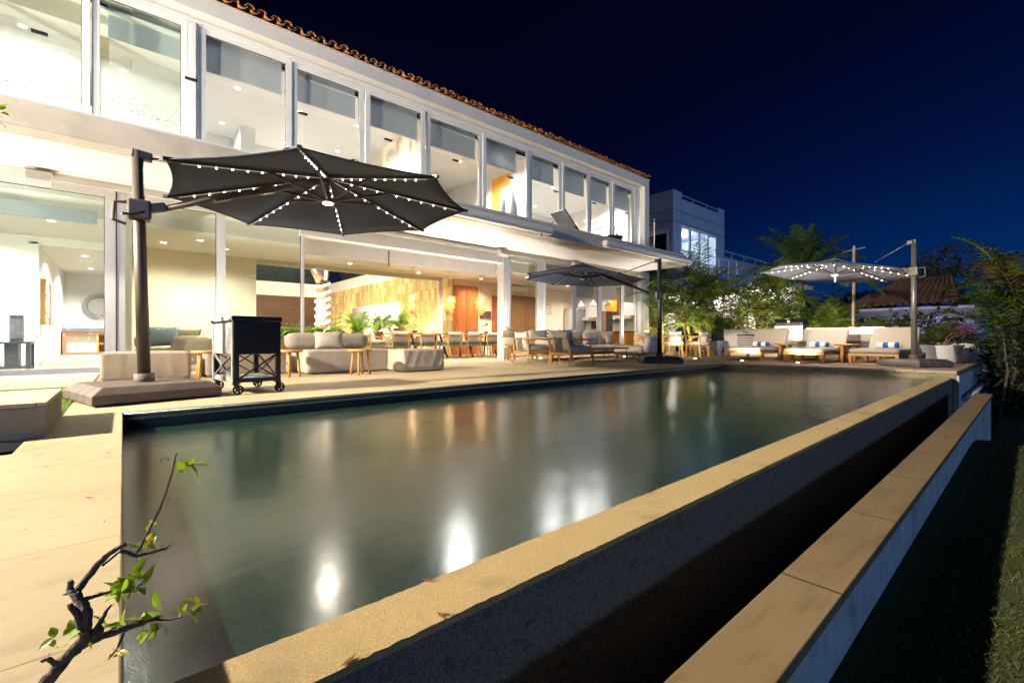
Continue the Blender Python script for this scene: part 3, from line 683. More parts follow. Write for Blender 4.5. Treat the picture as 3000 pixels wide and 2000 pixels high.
# ------------------------------------------------------------------ cantilever umbrellas
_b = MB().ball((0, 0, 0), .0085, 6, 4).build('led_bead', 'bulb', smooth=True); bead = _b.data; bpy.data.objects.remove(_b)
def umbrella(label, pole, ctr, R, zt, rot, tilt, rise, fab, metal, basem, brot, lit, pole_top=2.5, lean=(0, 0), zclamp=1.88, bs=.98, lift=.0):
    T = thing('cantilever_umbrella', label, 'umbrella', (pole[0], pole[1], 0), 0, 'cantilever umbrellas round the pool')
    c = Vector((ctr[0] - pole[0], ctr[1] - pole[1], 0))
    tip = []
    for k in range(8):
        a = rot + k * PI / 4; X, Y = R * math.cos(a), R * math.sin(a)
        tip.append(Vector((c.x + X, c.y + Y, zt + tilt[0] * X + tilt[1] * Y)))
    apex = Vector((c.x, c.y, zt + rise))
    vs = []; fs = []; nr, na = 8, 6
    for k in range(8):
        o = len(vs); p, q = tip[k], tip[(k + 1) % 8]
        for i in range(nr + 1):
            t = i / nr
            for j in range(na + 1):
                s = j / na; e = p.lerp(q, s); pin = 4 * s * (1 - s)
                e2 = c + (e - c) * 1.0; e2.z = e.z
                k2 = t * (1 - .035 * pin * t)
                pt = apex.lerp(e2, k2)
                pt.z += .018 * math.sin(PI * t) * (1 - pin * .9) - .012 * pin * t
                vs.append(pt)
        for i in range(nr):
            for j in range(na):
                a = o + i * (na + 1) + j; fs.append((a, a + 1, a + na + 2, a + na + 1))
    cn = MB().add(vs, fs).build('canopy', fab, T, smooth=True, solid=.004); merged(cn)
    for pl in cn.data.polygons: pl.use_smooth = True
    # hem and little second-tier vent
    hm = MB()
    for k in range(8):
        o = k * (nr + 1) * (na + 1) + nr * (na + 1); e = [vs[o + j] + Vector((0, 0, -.004)) for j in range(na + 1)]; hm.tube(e, .006, 5)
    hm.build('hem', fab, cn)
    v2 = MB(); vv = [apex + Vector((0, 0, .075))] + [apex.lerp(p, .22) + Vector((0, 0, .035)) for p in tip]
    v2.add(vv, [(0, k + 1, (k + 1) % 8 + 1) for k in range(8)]).build('vent_cap', fab, cn, solid=.004)
    lowh = apex + Vector((0, 0, -.33))
    MB().tube([apex + Vector((0, 0, .09)), lowh], .022, 10).build('centre_post', metal, T, smooth=True)
    hb = MB().lathe([(.05, .03), (.075, .015), (.078, -.01), (.06, -.022)], lowh, 20).build('hub', metal, T, smooth=True)
    MB().lathe([(.062, -.018), (.058, -.034), (.0001, -.045)], lowh, 20).build('lamp', 'hublamp' if lit == 2 else 'hublampoff', hb, smooth=True)
    for k in range(8):
        p = tip[k] + Vector((0, 0, -.012)); a = apex + Vector((0, 0, -.03))
        rb = MB().bar(a, p, .020, .026).build('rib', metal, T)
        MB().bar(tip[k].lerp(apex, .03), tip[k] + (tip[k] - apex) * .018, .034, .03).build('rib_end', 'blackm', rb)
        m = a.lerp(p, .42)
        MB().bar(lowh + (m - lowh) * .06, m + Vector((0, 0, -.02)), .022, .03).build('strut', metal, rb)
        off = Vector((0, 0, -.021))
        s0, s1 = a.lerp(p, .06) + off, a.lerp(p, .93) + off
        for x0, x1 in ((.06, .39), (.45, .93)): pass
        st = MB().bar(a.lerp(p, .06) + off, a.lerp(p, .39) + off, .006, .005); st.bar(a.lerp(p, .455) + off, a.lerp(p, .93) + off, .006, .005)
        st.build('led_strip', 'strip' if lit == 2 else 'offstrip', rb)
        if lit == 2:
            for t in (.16, .25, .34, .48, .57, .66, .75, .84):
                bo = bpy.data.objects.new('led_bead', bead); COL.objects.link(bo); bo.parent = rb; bo.location = a.lerp(p, t) + off + Vector((0, 0, -.008))
    # pole, crank housing, arm, stay
    lx, ly = lean; P = lambda z: Vector((lx * z / pole_top, ly * z / pole_top, z))
    pl = MB().tube([P(.13), P(pole_top)], [.056, .05], 14).build('pole', metal, T, smooth=True)
    MB().tube([P(.12), P(.25)], .088, 14).build('collar', basem, T, smooth=True)
    d = (Vector((apex.x, apex.y, 0))).normalized(); sd = Vector((-d.y, d.x, 0))
    cl = P(zclamp)
    hs = MB(); hs.bar(cl + d * -.09 + Vector((0, 0, .02)), cl + d * .10 + Vector((0, 0, .02)), .15, .20)
    hs.build('crank_housing', metal, T, bev=.02)
    hd = MB().tube([cl - d * .08 + Vector((0, 0, .09)), cl - d * .19 + Vector((0, 0, .08)), cl - d * .2 + Vector((0, 0, -.10)), cl - d * .1 + Vector((0, 0, -.13))], .017, 8).build('handle', metal, T)
    MB().tube([cl + sd * -.09 + d * .05, cl + sd * -.10 - d * .06 + Vector((0, 0, -.05)), cl + sd * -.13 - d * .12 + Vector((0, 0, -.055))], .013, 7).build('crank', 'blackm', T)
    j0 = cl + d * .12 + Vector((0, 0, .06))
    MB().bar(cl + d * .08 + Vector((0, 0, .05)), j0 + d * .10 + Vector((0, 0, .03)), .07, .09).build('arm_joint', metal, T, bev=.012)
    an = apex + Vector((0, 0, -.07))
    ar = MB().tube([j0 + d * .06, j0.lerp(an, .3), an], [.03, .035, .035], 10).build('arm', metal, T, smooth=True)
    for q in (.30, .56): MB().bar(j0.lerp(an, q), j0.lerp(an, q + .09), .085, .08).build('arm_sleeve', metal, ar, bev=.008)
    MB().bar(P(pole_top - .03) - d * .045, P(pole_top - .05) + d * .12, .09, .085).build('pole_head', metal, T, bev=.012)
    MB().tube([P(pole_top - .05) + d * .1, (lambda e: Vector((e.x, e.y, zt + rise * max(0, 1 - (e - Vector((apex.x, apex.y, 0))).length / R) + .015)))(Vector((apex.x, apex.y, 0)) * .46)], .012, 8).build('stay_rod', metal, T, smooth=True)
    # four weights make the base
    for k in range(4):
        w = bs / 4; x0 = -bs / 2 + k * w; mb = MB(); e = .004; ch = .055
        lo = .018
        y = bs / 2; l_ = x0 + e; r_ = x0 + w - e
        cl_ = ch if k == 0 else 0; cr_ = ch if k == 3 else 0
        h1, h2 = .10, .165
        mb.add([(l_, -y, lo), (r_, -y, lo), (r_, y, lo), (l_, y, lo), (l_, -y, h1), (r_, -y, h1), (r_, y, h1), (l_, y, h1),
                (l_ + cl_ * 1.5, -y + ch * 1.6, h2), (r_ - cr_ * 1.5, -y + ch * 1.6, h2), (r_ - cr_ * 1.5, y - ch * 1.6, h2), (l_ + cl_ * 1.5, y - ch * 1.6, h2)],
               [(0, 3, 2, 1), (0, 1, 5, 4), (1, 2, 6, 5), (2, 3, 7, 6), (3, 0, 4, 7), (4, 5, 9, 8), (5, 6, 10, 9), (6, 7, 11, 10), (7, 4, 8, 11), (8, 9, 10, 11)])
        for yy in (-y + .02, y - .14): mb.box(x0 + .015, x0 + .085, yy, yy + .12, 0, lo); mb.box(x0 + w - .085, x0 + w - .015, yy, yy + .12, 0, lo)
        mb.xf(Matrix.Rotation(brot, 4, 'Z')); mb.build('base_weight', basem, T, bev=.014)
    return T
umbrella('large charcoal cantilever umbrella with lit string lights, standing beside the black cooler cart', (.17, 5.92), (1.93, 5.74), 1.725, 2.275, 4.256, (.023, -.009), .36, 'canvas', 'bronze', 'base', math.radians(104), 2, 2.50, (-.06, .02), 1.88, 1.02)
umbrella('charcoal cantilever umbrella with unlit ribs, standing between armchairs and pool', (10.2, 6.15), (9.10, 7.72), 1.575, 2.15, -2.648, (-.03, .035), .36, 'canvas', 'blackm', 'basedk', math.radians(-48), 0, 2.60, (0, 0), 1.66, .95)
umbrella('pale grey cantilever umbrella with lit string lights, shading the three loungers', (13.1, 1.72), (13.55, 3.28), 1.63, 2.22, -2.912, (-.054, .10), .33, 'canvasg', 'alu', 'base', math.radians(-30), 2, 2.76, (0, 0), 2.05, .92)

# ------------------------------------------------------------------ cooler cart
T = thing('cooler_cart', 'black patio cooler cart with a paler lit side on castors at the pool edge', 'cart', (1.09, 5.98, 0), math.radians(5.6))
w, d = .235, .40
bx = MB().box(-w, w, -d, d, .43, .79).build('cooler_box', 'navy', T, bev=.006)
for k in range(5):
    MB().box(-w - .012, -w - .002, -d + .05, d - .05, .435 + k * .068, .435 + k * .068 + .064).build('lit_side_board', 'greypl', T)  # left side coloured paler for the light falling on it
MB().box(-w - .016, -w - .002, -d, -d + .048, .10, .80).build('corner_plate', 'greypl', T); MB().box(-w - .016, -w - .002, d - .048, d, .10, .80).build('corner_plate', 'greypl', T)
MB().box(-w - .02, w + .012, -d - .012, d + .012, .795, .845).build('lid', 'navy', T, bev=.006)
MB().box(-w - .026, -w - .021, -d - .01, d + .01, .798, .842).build('lid_trim', 'greypl', T)
for y in (-d + .02, d - .06): MB().box(-w - .034, -w - .017, y, y + .05, .785, .815).build('lid_catch', 'blackm', T)
for sx in (-1, 1):
    for sy in (-1, 1):
        x, y = sx * (w - .025), sy * (d - .025)
        MB().box(x - .024, x + .024, y - .024, y + .024, .125, .43).build('leg', 'blackm', T)
        cs = MB().box(x - .035, x + .035, y - .03, y + .03, .112, .124); cs.bar((x, y - .03, .112), (x + .02, y - .03, .05), .03, .006, (0, 1, 0)); cs.bar((x, y + .03, .112), (x + .02, y + .03, .05), .03, .006, (0, 1, 0))
        c = cs.build('castor', 'blackm', T)
        wl = MB()
        for q in range(16):
            a0, a1 = 2 * PI * q / 16, 2 * PI * (q + 1) / 16
            P2 = lambda a, r, yy: (x + .02 + r * math.cos(a), y + yy, .052 + r * math.sin(a))
            wl.add([P2(a0, .052, -.018), P2(a1, .052, -.018), P2(a1, .052, .018), P2(a0, .052, .018), P2(a0, .038, -.018), P2(a1, .038, -.018), P2(a1, .038, .018), P2(a0, .038, .018)],
                   [(0, 1, 2, 3), (4, 7, 6, 5), (0, 4, 5, 1), (3, 2, 6, 7)])
        for q in range(5):
            a = 2 * PI * q / 5; wl.bar((x + .02, y, .052), (x + .02 + .042 * math.cos(a), y, .052 + .042 * math.sin(a)), .014, .014, (0, 1, 0))
        wl.build('wheel', 'rubber', c)
MB().box(-w, w, -d, d, .128, .165).build('bottom_rail', 'blackm', T); MB().box(-w + .03, w - .03, -d + .03, d - .03, .166, .175).build('shelf', 'greypl', T)
MB().box(-w - .008, -w, -d + .03, d - .03, .128, .19).build('bottom_rail', 'greypl', T)
for sy in (-1, 1):
    y = sy * (d - .012); br = MB().bar((-w + .05, y, .17), (w - .05, y, .425), .014, .028, (0, 1, 0)); br.bar((-w + .05, y - .002, .425), (w - .05, y - .002, .17), .012, .028, (0, 1, 0)); br.build('cross_brace', 'blackm', T)
br = MB().bar((-w - .006, -d + .05, .17), (-w - .006, d - .05, .425), .022, .01); br.bar((-w - .008, -d + .05, .425), (-w - .008, d - .05, .17), .022, .008); br.build('cross_brace', 'greypl', T)
br = MB().bar((w - .02, -d + .05, .17), (w - .02, d - .05, .425), .022, .01); br.bar((w - .022, -d + .05, .425), (w - .022, d - .05, .17), .022, .008); br.build('cross_brace', 'blackm', T)
MB().tube([(w, -.2, .70), (w + .055, -.2, .70), (w + .055, .2, .70), (w, .2, .70)], .012, 8).build('handle', 'blackm', T)

# ------------------------------------------------------------------ deck lounge at the left
G = 'low linen sofa blocks on the deck'
T = thing('ottoman', 'large beige block ottoman directly behind the big umbrella pole', 'ottoman', (.28, 8.85, 0), 0, G)
softobj('cushion', 'beige', T, 1.02, .92, .39, .04, .012, 1, 26, .006, .012); piping(T, 1.02, .92, .375, 'beige'); MB().box(-.45, .45, -.38, .38, 0, .03).build('plinth', 'blackm', T)
MB().box(.515, .53, -.47, -.466, .26, .30).build('tag', 'towelw', T)
T = thing('ottoman', 'taupe block ottoman hidden partly behind the black cooler cart', 'ottoman', (1.55, 8.85, 0), 0, G)
softobj('cushion', 'taupe', T, 1.15, .92, .39, .04, .012, 2, 22, .005, .012); MB().box(-.45, .45, -.38, .38, 0, .03).build('plinth', 'blackm', T)
T = thing('ottoman', 'taupe wrinkled ottoman block at the right end of the deck sofa', 'ottoman', (4.2, 7.78, 0), 0, G)
softobj('cushion', 'taupe', T, .86, .90, .39, .035, .010, 3, 28, .007, .012); piping(T, .86, .90, .378, 'taupe'); MB().box(-.35, .35, -.38, .38, 0, .03).build('plinth', 'blackm', T)
T = thing('sofa', 'low taupe block sofa with a bolster back on the open deck', 'sofa', (3.05, 8.5, 0), 0, G)
softobj('seat', 'taupe', T, 1.46, 1.15, .39, .04, .010, 4, 26, .005, .012); piping(T, 1.46, 1.15, .375, 'taupe'); MB().box(-.6, .6, -.45, .45, 0, .03).build('plinth', 'blackm', T)
softobj('backrest', 'taupe', T, 1.5, .34, .30, .11, .01, 5, 14, .003, .405, -.05, .42)
T = thing('pillow', 'grey beige pillow leaning on the bolster of the deck sofa', 'pillow', (2.86, 8.42, .41)); pillow('cover', 'lounge', T, .52, .34, .16, (0, 0, .0), -.28, -.1, 3)

def stool(loc, label, rz=0):
    T = thing('stool', label, 'stool', loc, rz, 'round wooden stools on the deck')
    MB().lathe([(.0001, .385), (.17, .385), (.19, .395), (.195, .41), (.19, .425), (.0001, .428)], (0, 0, 0), 28).build('seat', 'honey', T, smooth=False)
    for k in range(4):
        a = PI / 4 + k * PI / 2
        MB().tube([(.115 * math.cos(a), .115 * math.sin(a), .388), (.155 * math.cos(a), .155 * math.sin(a), 0)], [.02, .017], 8).build('leg', 'honey', T, smooth=True)
    return T
S0 = stool((.93, 7.92, 0), 'round honey wood stool between beige ottoman and cooler cart')
dup(S0, (2.0, 7.72, 0), .5, 'round honey wood stool at the left corner of the deck sofa, beside the cart')
dup(S0, (3.03, 7.42, 0), .2, 'round honey wood stool in front of the seat of the deck sofa')
dup(S0, (7.98, 9.35, 0), .3, 'round honey wood stool under the woven basket by the column')
dup(S0, (8.2, 7.86, 0), .9, 'round honey wood stool standing between the two armchairs')

# ------------------------------------------------------------------ rope-back armchairs
def armchair(loc, rz, label):
    T = thing('armchair', label, 'armchair', loc, rz, 'wooden rope-back armchairs on the deck')
    for sy in (-1, 1):
        MB().tube([(-.40, .30 * sy, .60), (-.34, .33 * sy, .3), (-.38, .35 * sy, 0)], [.017, .022, .016], 8).build('leg', 'honey', T, smooth=True)
        MB().tube([(.27, .33 * sy, .58), (.33, .34 * sy, .3), (.40, .35 * sy, 0)], [.016, .021, .015], 8).build('leg', 'honey', T, smooth=True)
        MB().tube([(-.40, .30 * sy, .60), (-.1, .34 * sy, .595), (.34, .345 * sy, .575)], [.022, .022, .018], 8).build('arm', 'honey', T, smooth=True)
        MB().bar((-.35, .31 * sy, .26), (.33, .32 * sy, .28), .024, .05).build('side_rail', 'honey', T)
    MB().bar((-.40, -.31, .605), (-.40, .31, .605), .035, .05).build('back_rail', 'honey', T, bev=.008)
    MB().bar((-.345, -.31, .26), (-.345, .31, .26), .03, .05).build('seat_rail', 'honey', T); MB().bar((.33, -.31, .28), (.33, .31, .28), .03, .05).build('seat_rail', 'honey', T)
    rb = MB()
    for k in range(9):
        y = -.13 + k * .027; rb.tube([(-.43, y, .62), (-.42, y, .57), (-.33, y + .05, .22), (-.30, y + .05, .25)], .011, 5)
    rb.box(-.425, -.375, -.135, .10, .577, .635)
    rb.build('rope_back', 'rope', T)
    softobj('seat_cushion', 'greyc', T, .68, .60, .15, .05, .03, 7, 12, .004, .285, .02)
    pillow('back_cushion', 'offwhite', T, .60, .50, .20, (-.26, 0, .30), -.22, PI / 2, 2)
    return T
AC = armchair((7.86, 7.02, 0), math.radians(-4), 'wooden rope-back armchair nearest the pool, with a dark throw pillow')
dup(AC, (7.96, 8.42, 0), math.radians(-9), 'wooden rope-back armchair beside the basket stool by the column')
T = thing('pillow', 'dark grey pillow leaning inside the front rope-back armchair', 'pillow', (7.84, 7.05, .44)); pillow('cover', 'greyc', T, .45, .40, .15, (0, 0, 0), -.35, PI / 2 - .1, 4)
# basket on stool
T = thing('basket', 'two-tone woven basket with handles on a stool by the column', 'basket', (7.98, 9.35, .43))
MB().lathe([(.0001, 0), (.165, 0), (.185, .02), (.195, .2), (.19, .21)], (0, 0, 0), 28).build('lower_weave', 'basketw', T, smooth=True)
MB().lathe([(.193, .205), (.195, .36), (.20, .40), (.185, .40), (.18, .25)], (0, 0, 0), 28).build('upper_weave', 'basket', T, smooth=True)
for a in (.5, 3.6): MB().tube([(.19 * math.cos(a + s * .35), .19 * math.sin(a + s * .35), .39 + .10 * math.sin(PI * (s + 1) / 2)) for s in (-1, -.6, -.2, .2, .6, 1)], .014, 7).build('handle', 'basket', T, smooth=True)

# ------------------------------------------------------------------ big cushioned sofa, coffee table
T = thing('cushion_sofa', 'long grey beige cushioned sofa on a low slatted base beside the glass doors', 'sofa', (11.0, 9.35, 0))
MB().box(-2.0, 2.1, -.45, .45, .14, .19).build('base', 'walnut', T, bev=.006)
for x in (-1.8, -.9, 0, .9, 1.9):
    for y in (-.38, .38): MB().tube([(x, y, 0), (x, y, .14)], .012, 6).build('leg', 'blackm', T)
for k in range(3): softobj('seat_cushion', 'lounge', T, 1.32, .95, .20, .07, .03, 20 + k, 12, .005, .19, -1.32 + k * 1.36, -.02)
for k in range(5): pillow('back_cushion', 'lounge', T, .82, .55, .24, (-1.6 + k * .82, .30 - .02 * (k % 2), .34), -.16, .0, 30 + k)
softobj('arm_cushion', 'lounge', T, .22, .95, .42, .08, .03, 26, 10, .004, .20, -1.98, 0)
T = thing('cushion_sofa', 'grey cushioned chaise end with its plain back turned to the pool', 'sofa', (12.05, 8.1, 0), math.radians(8))
MB().box(-.55, .75, -.45, .45, .10, .16).build('base', 'walnut', T, bev=.006)
for x in (-.48, .68):
    for y in (-.38, .38): MB().box(x - .03, x + .03, y - .03, y + .03, 0, .10).build('leg', 'walnut', T)
softobj('seat_cushion', 'lounge', T, 1.1, .9, .2, .07, .03, 41, 12, .005, .16)
pb = soft(.90, .20, .50, .08, .03, 42, 12, .005, 0); pb.xf(Matrix.Translation((.05, -.46, .16)) @ Matrix.Rotation(.22, 4, 'X')); merged(pb.build('back_cushion', 'greyc', T, smooth=True))
for k, (x, y, s, lab) in enumerate(((10.15, 9.38, .46, 'square taupe pillow at the left on the long cushioned sofa'), (11.35, 9.36, .46, 'square taupe pillow at the middle of the long cushioned sofa'), (12.45, 9.34, .48, 'square taupe pillow at the right on the long cushioned sofa'))):
    T = thing('pillow', lab, 'pillow', (x, y, .40), 0, 'pillows on the long sofa'); pillow('cover', 'taupe' if k != 1 else 'lounge', T, s, s * .86, .16, (0, 0, 0), -.25, .05 * (k - 1), 50 + k)
T = thing('coffee_table', 'low dark wood coffee table with thin black legs before the long sofa', 'table', (9.95, 7.85, 0), math.radians(3))
MB().box(-.85, .85, -.42, .42, .315, .36).build('tabletop', 'walnut', T, bev=.006); MB().box(-.82, .82, -.40, .40, .20, .225).build('shelf', 'walnut', T)
for x in (-.78, .78):
    for y in (-.37, .37): MB().tube([(x, y, 0), (x, y, .315)], .011, 6).build('leg', 'blackm', T)

# ------------------------------------------------------------------ dining set inside
T = thing('dining_table', 'long light wood dining table in the open dining room', 'table', (8.05, 12.35, 0))
MB().prism([(-2.15, -.42), (-1.95, -.5), (1.95, -.5), (2.15, -.42), (2.15, .42), (1.95, .5), (-1.95, .5), (-2.15, .42)], .735, .775).build('tabletop', 'honey', T, bev=.006)
for x in (-1.5, -.5, .5, 1.5):
    for sy in (-1, 1): MB().bar((x, .12 * sy, .735), (x + .12, .38 * sy, 0), .04).build('leg', 'blackm', T)
def dchair(loc, rz, label):
    T = thing('dining_chair', label, 'chair', loc, rz, 'dining chairs round the indoor table')
    for sx in (-1, 1):
        MB().tube([(.26 * sx, -.26, .70), (.24 * sx, -.22, .42), (.25 * sx, -.27, 0)], [.018, .022, .015], 7).build('leg', 'honey', T, smooth=True)
        MB().tube([(.22 * sx, .24, .44), (.24 * sx, .26, 0)], [.021, .015], 7).build('leg', 'honey', T, smooth=True)
        MB().tube([(.26 * sx, -.26, .69), (.265 * sx, 0, .65), (.25 * sx, .1, .6)], .016, 7).build('arm', 'honey', T, smooth=True)
    MB().bar((-.27, -.265, .69), (.27, -.265, .69), .028, .07).build('top_rail', 'honey', T, bev=.01)
    MB().box(-.235, .235, -.22, .25, .375, .425).build('seat_frame', 'seatgrey', T, bev=.01)
    softobj('seat_cushion', 'seatgreen', T, .46, .46, .085, .03, .012, 9, 6, .002, .425)
    pillow('pillow', 'offwhite', T, .47, .36, .14, (0, -.17, .47), .15, 0, 8)
    return T
fr_ = [(5.85, 'fifth dining chair counted from the column, behind the deck sofa'), (6.75, 'fourth dining chair from the column, its back to the deck'), (7.62, 'third dining chair from the column, its back to the deck'), (8.38, 'second dining chair from the column, its back to the deck'), (9.12, 'dining chair nearest the white column, fully visible, its back to the deck'), (9.78, 'dining chair half hidden by the white column')]
C0 = None
for k, (x, lab) in enumerate(fr_):
    if C0 is None: C0 = dchair((x, 11.72, 0), 0, lab)
    else: dup(C0, (x, 11.72 + .03 * (k % 2), 0), .04 * ((k % 3) - 1), lab)
bk_ = [(6.35, 'far side dining chair at the left end of the table, near the ferns'), (7.25, 'far side dining chair facing the deck, second from the ferns'), (8.1, 'far side dining chair facing the deck, under the middle pendant'), (8.95, 'far side dining chair facing the deck, second from the right'), (9.75, 'far side dining chair facing the deck, nearest the red doors')]
for k, (x, lab) in enumerate(bk_): dup(C0, (x, 13.0, 0), PI + .05 * (k % 2), lab)
dup(C0, (5.55, 12.55, 0), -PI / 2, 'dining chair at the left head of the long table')
for k, x in enumerate((6.6, 7.2, 7.9, 8.6, 9.3)):
    T = thing('place_setting', ['blue bowl and plate at the left end of the dining table', 'blue bowl and plate second from the left on the dining table', 'blue bowl and plate at the middle of the dining table', 'blue bowl and plate second from the right on the dining table', 'blue bowl and plate at the right end of the dining table'][k], 'tableware', (x, 12.1, .777), 0, 'place settings on the dining table')
    MB().lathe([(.0001, 0), (.09, 0), (.13, .012), (.128, .016), (.0001, .010)], (0, 0, 0), 18).build('plate', 'black', T, smooth=True)
    MB().lathe([(.03, .014), (.07, .03), (.085, .075), (.08, .075), (.06, .03), (.0001, .02)], (0, 0, 0), 18).build('bowl', 'plate', T, smooth=True)
# tiered raffia pendants
for k, (x, y, z, lab) in enumerate(((6.69, 12.4, 1.93, 'tiered raffia pendant lamp at the left, before the stone wall'), (8.0, 12.4, 1.96, 'tiered raffia pendant lamp in the middle of the row'), (9.28, 12.4, 1.99, 'tiered raffia pendant lamp at the right, before the red doors'))):
    T = thing('pendant_lamp', lab, 'pendant', (x, y, z), 0, 'raffia pendant lamps over the table')
    MB().tube([(0, 0, 0), (0, 0, 2.775 - z)], .004, 5).build('cord', 'post', T); MB().lathe([(.0001, 2.755 - z), (.05, 2.755 - z), (.05, 2.779 - z), (.0001, 2.779 - z)], (0, 0, 0), 12).build('ceiling_rose', 'white', T)
    for q, (r, zz, h) in enumerate(((.19, 0, .2), (.155, -.17, .2), (.115, -.33, .17), (.08, -.46, .14))):
        mb = MB(); n = 26; rg = random.Random(q)
        for i in range(n):
            a = 2 * PI * i / n; b = a + 2 * PI / n * .74; dr = rg.uniform(.0, .02); hh = h * rg.uniform(.85, 1.08)
            mb.add([(r * math.cos(a), r * math.sin(a), zz), (r * math.cos(b), r * math.sin(b), zz), ((r + dr + .02) * math.cos(b), (r + dr + .02) * math.sin(b), zz - hh), ((r + dr + .02) * math.cos(a), (r + dr + .02) * math.sin(a), zz - hh)], [(0, 1, 2, 3)])
        mb.tube([(r * math.cos(2 * PI * i / 20), r * math.sin(2 * PI * i / 20), zz) for i in range(21)], .006, 5)
        mb.build('tassel_shade', 'raffia', T, solid=.003)
    MB().ball((0, 0, -.12), .045, 10, 6).build('bulb', 'pendbulb', T, smooth=True)
    lamp('POINT', 'pendant_light', (x, y, z - .3), 6, (1, .72, .38), .05)
# pictures, switches, air conditioner on the walls
T = thing('picture_frame', 'small framed ink drawing on cream wall left of kitchen', 'picture', (14.0, 13.885, 1.88))
fm = MB()
for a in ((-.24, -.215, -.2, .2), (.215, .24, -.2, .2)): fm.box(a[0], a[1], -.02, 0, a[2], a[3])
fm.box(-.215, .215, -.02, 0, .175, .2); fm.box(-.215, .215, -.02, 0, -.2, -.175); fm.build('frame', 'walnut', T); pp = MB().box(-.215, .215, -.008, 0, -.175, .175).build('sheet', 'paper', T)
ik = MB(); ik.bar((.08, -.010, .10), (.13, -.010, .02), .02, .002, (0, 1, 0)); ik.bar((.10, -.010, -.02), (.08, -.010, -.10), .012, .002, (0, 1, 0)); ik.bar((-.14, -.010, .05), (-.02, -.010, .055), .01, .002, (0, 1, 0)); ik.build('drawing', 'ink', pp)
T = thing('picture_frame', 'row of three small dark photo frames on one rail beside red doors', 'picture', (10.62, 13.885, 1.52))
for k in range(3): MB().box(-.28 + k * .19, -.11 + k * .19, -.02, 0, -.13 + .02 * (k % 2), .15).build('photo', 'ink', T)
MB().box(-.28, .27, -.012, 0, -.17, -.15).build('rail', 'walnut', T)
T = thing('wall_switch', 'small black switch plates on the cream wall beside the red doors', 'switch', (10.6, 13.885, 1.16)); MB().box(-.14, -.02, -.012, 0, -.04, .04).build('plate', 'white', T); MB().box(.02, .14, -.012, 0, -.04, .04).build('plate', 'ink', T)
T = thing('air_conditioner', 'white split air conditioner high on wall above the dark doors', 'air conditioner', (12.3, 13.75, 2.58)); MB().box(-.5, .5, -.1, .13, -.14, .15).build('housing', 'frame', T, bev=.03); MB().box(-.46, .46, -.108, -.102, -.12, -.07).build('louvre', 'counter', T)
T = thing('console_table', 'dark console with trays on it below the framed drawing', 'console', (14.1, 13.55, 0)); MB().box(-.75, .75, -.2, .25, .78, .83).build('tabletop', 'black', T); MB().box(-.7, .7, -.15, .22, .1, .7).build('cabinet', 'glassdark', T)
for x in (-.7, .7): MB().box(x - .03, x + .03, -.17, .2, 0, .78).build('leg', 'black', T)
T = thing('tray', 'oval dark tray with handles on the console', 'tray', (14.2, 13.5, .832)); MB().lathe([(.0001, 0), (.2, 0), (.24, .05), (.23, .05), (.19, .01), (.0001, .01)], (0, 0, 0), 20, 1, .7).build('bowl', 'walnut', T, smooth=True); MB().tube([(-.2, 0, .04), (-.12, 0, .12), (.12, 0, .12), (.2, 0, .04)], .012, 6).build('handle', 'walnut', T)
T = thing('box', 'small wooden box on the left end of the console', 'box', (13.62, 13.5, .832)); MB().box(-.18, .18, -.1, .1, 0, .08).build('body', 'honey', T, bev=.005); MB().box(-.185, .185, -.105, .105, .081, .1).build('lid', 'honey', T)
# kitchen against the end wall
T = thing('kitchen_counter', 'kitchen counter with granite top against the end wall', 'counter', (15.55, 12.3, 0)); MB().box(-.25, .3, -1.6, 1.5, 0, .86).build('cabinet', 'orange', T); MB().box(-.3, .32, -1.62, 1.52, .862, .91).build('worktop', 'granite', T); MB().box(.28, .315, -1.6, 1.5, .912, 1.35).build('splashback', 'igreen', T)
MB().box(.02, .32, -1.6, 1.5, 1.42, 1.56).build('shelf', 'counter', T)
T = thing('kitchen_island', 'wood kitchen island with speckled top below three white pendants', 'counter', (14.5, 11.95, 0)); MB().box(-.3, .3, -.9, .9, 0, .8).build('cabinet', 'orange', T); MB().box(-.36, .36, -.95, .95, .802, .90).build('worktop', 'granite', T)
T = thing('wall_cupboard', 'orange wood wall cupboard in the kitchen', 'cupboard', (15.72, 11.65, 2.02)); MB().box(-.15, .15, -.28, .28, -.3, .45).build('body', 'orange', T); MB().box(-.165, -.152, -.26, .26, -.28, .43).build('door', 'orange', T)
T = thing('appliance_rack', 'tall grey and brown appliance rack standing on the kitchen island', 'rack', (14.75, 11.28, .90)); MB().box(-.2, .2, -.17, .17, 0, .8).build('body', 'granite', T); MB().box(-.21, -.201, -.15, .0, .05, .75).build('front', 'walnut', T)
T = thing('coffee_machine', 'steel coffee machine on the kitchen island', 'coffee machine', (14.55, 11.72, .90)); MB().box(-.14, .14, -.16, .16, 0, .1).build('base', 'steel', T); MB().box(0, .14, -.16, .16, .1, .42).build('body', 'black', T); MB().box(-.14, .14, -.17, .17, .421, .56).build('head', 'steel', T)
T = thing('fridge', 'tall pale grey fridge beside the kitchen counter', 'fridge', (15.5, 13.55, 0)); MB().box(-.4, .3, -.32, .32, 0, 1.95).build('body', 'greypl', T, bev=.02); MB().box(-.43, -.402, -.3, .3, .05, 1.93).build('door', 'frame', T, bev=.01)
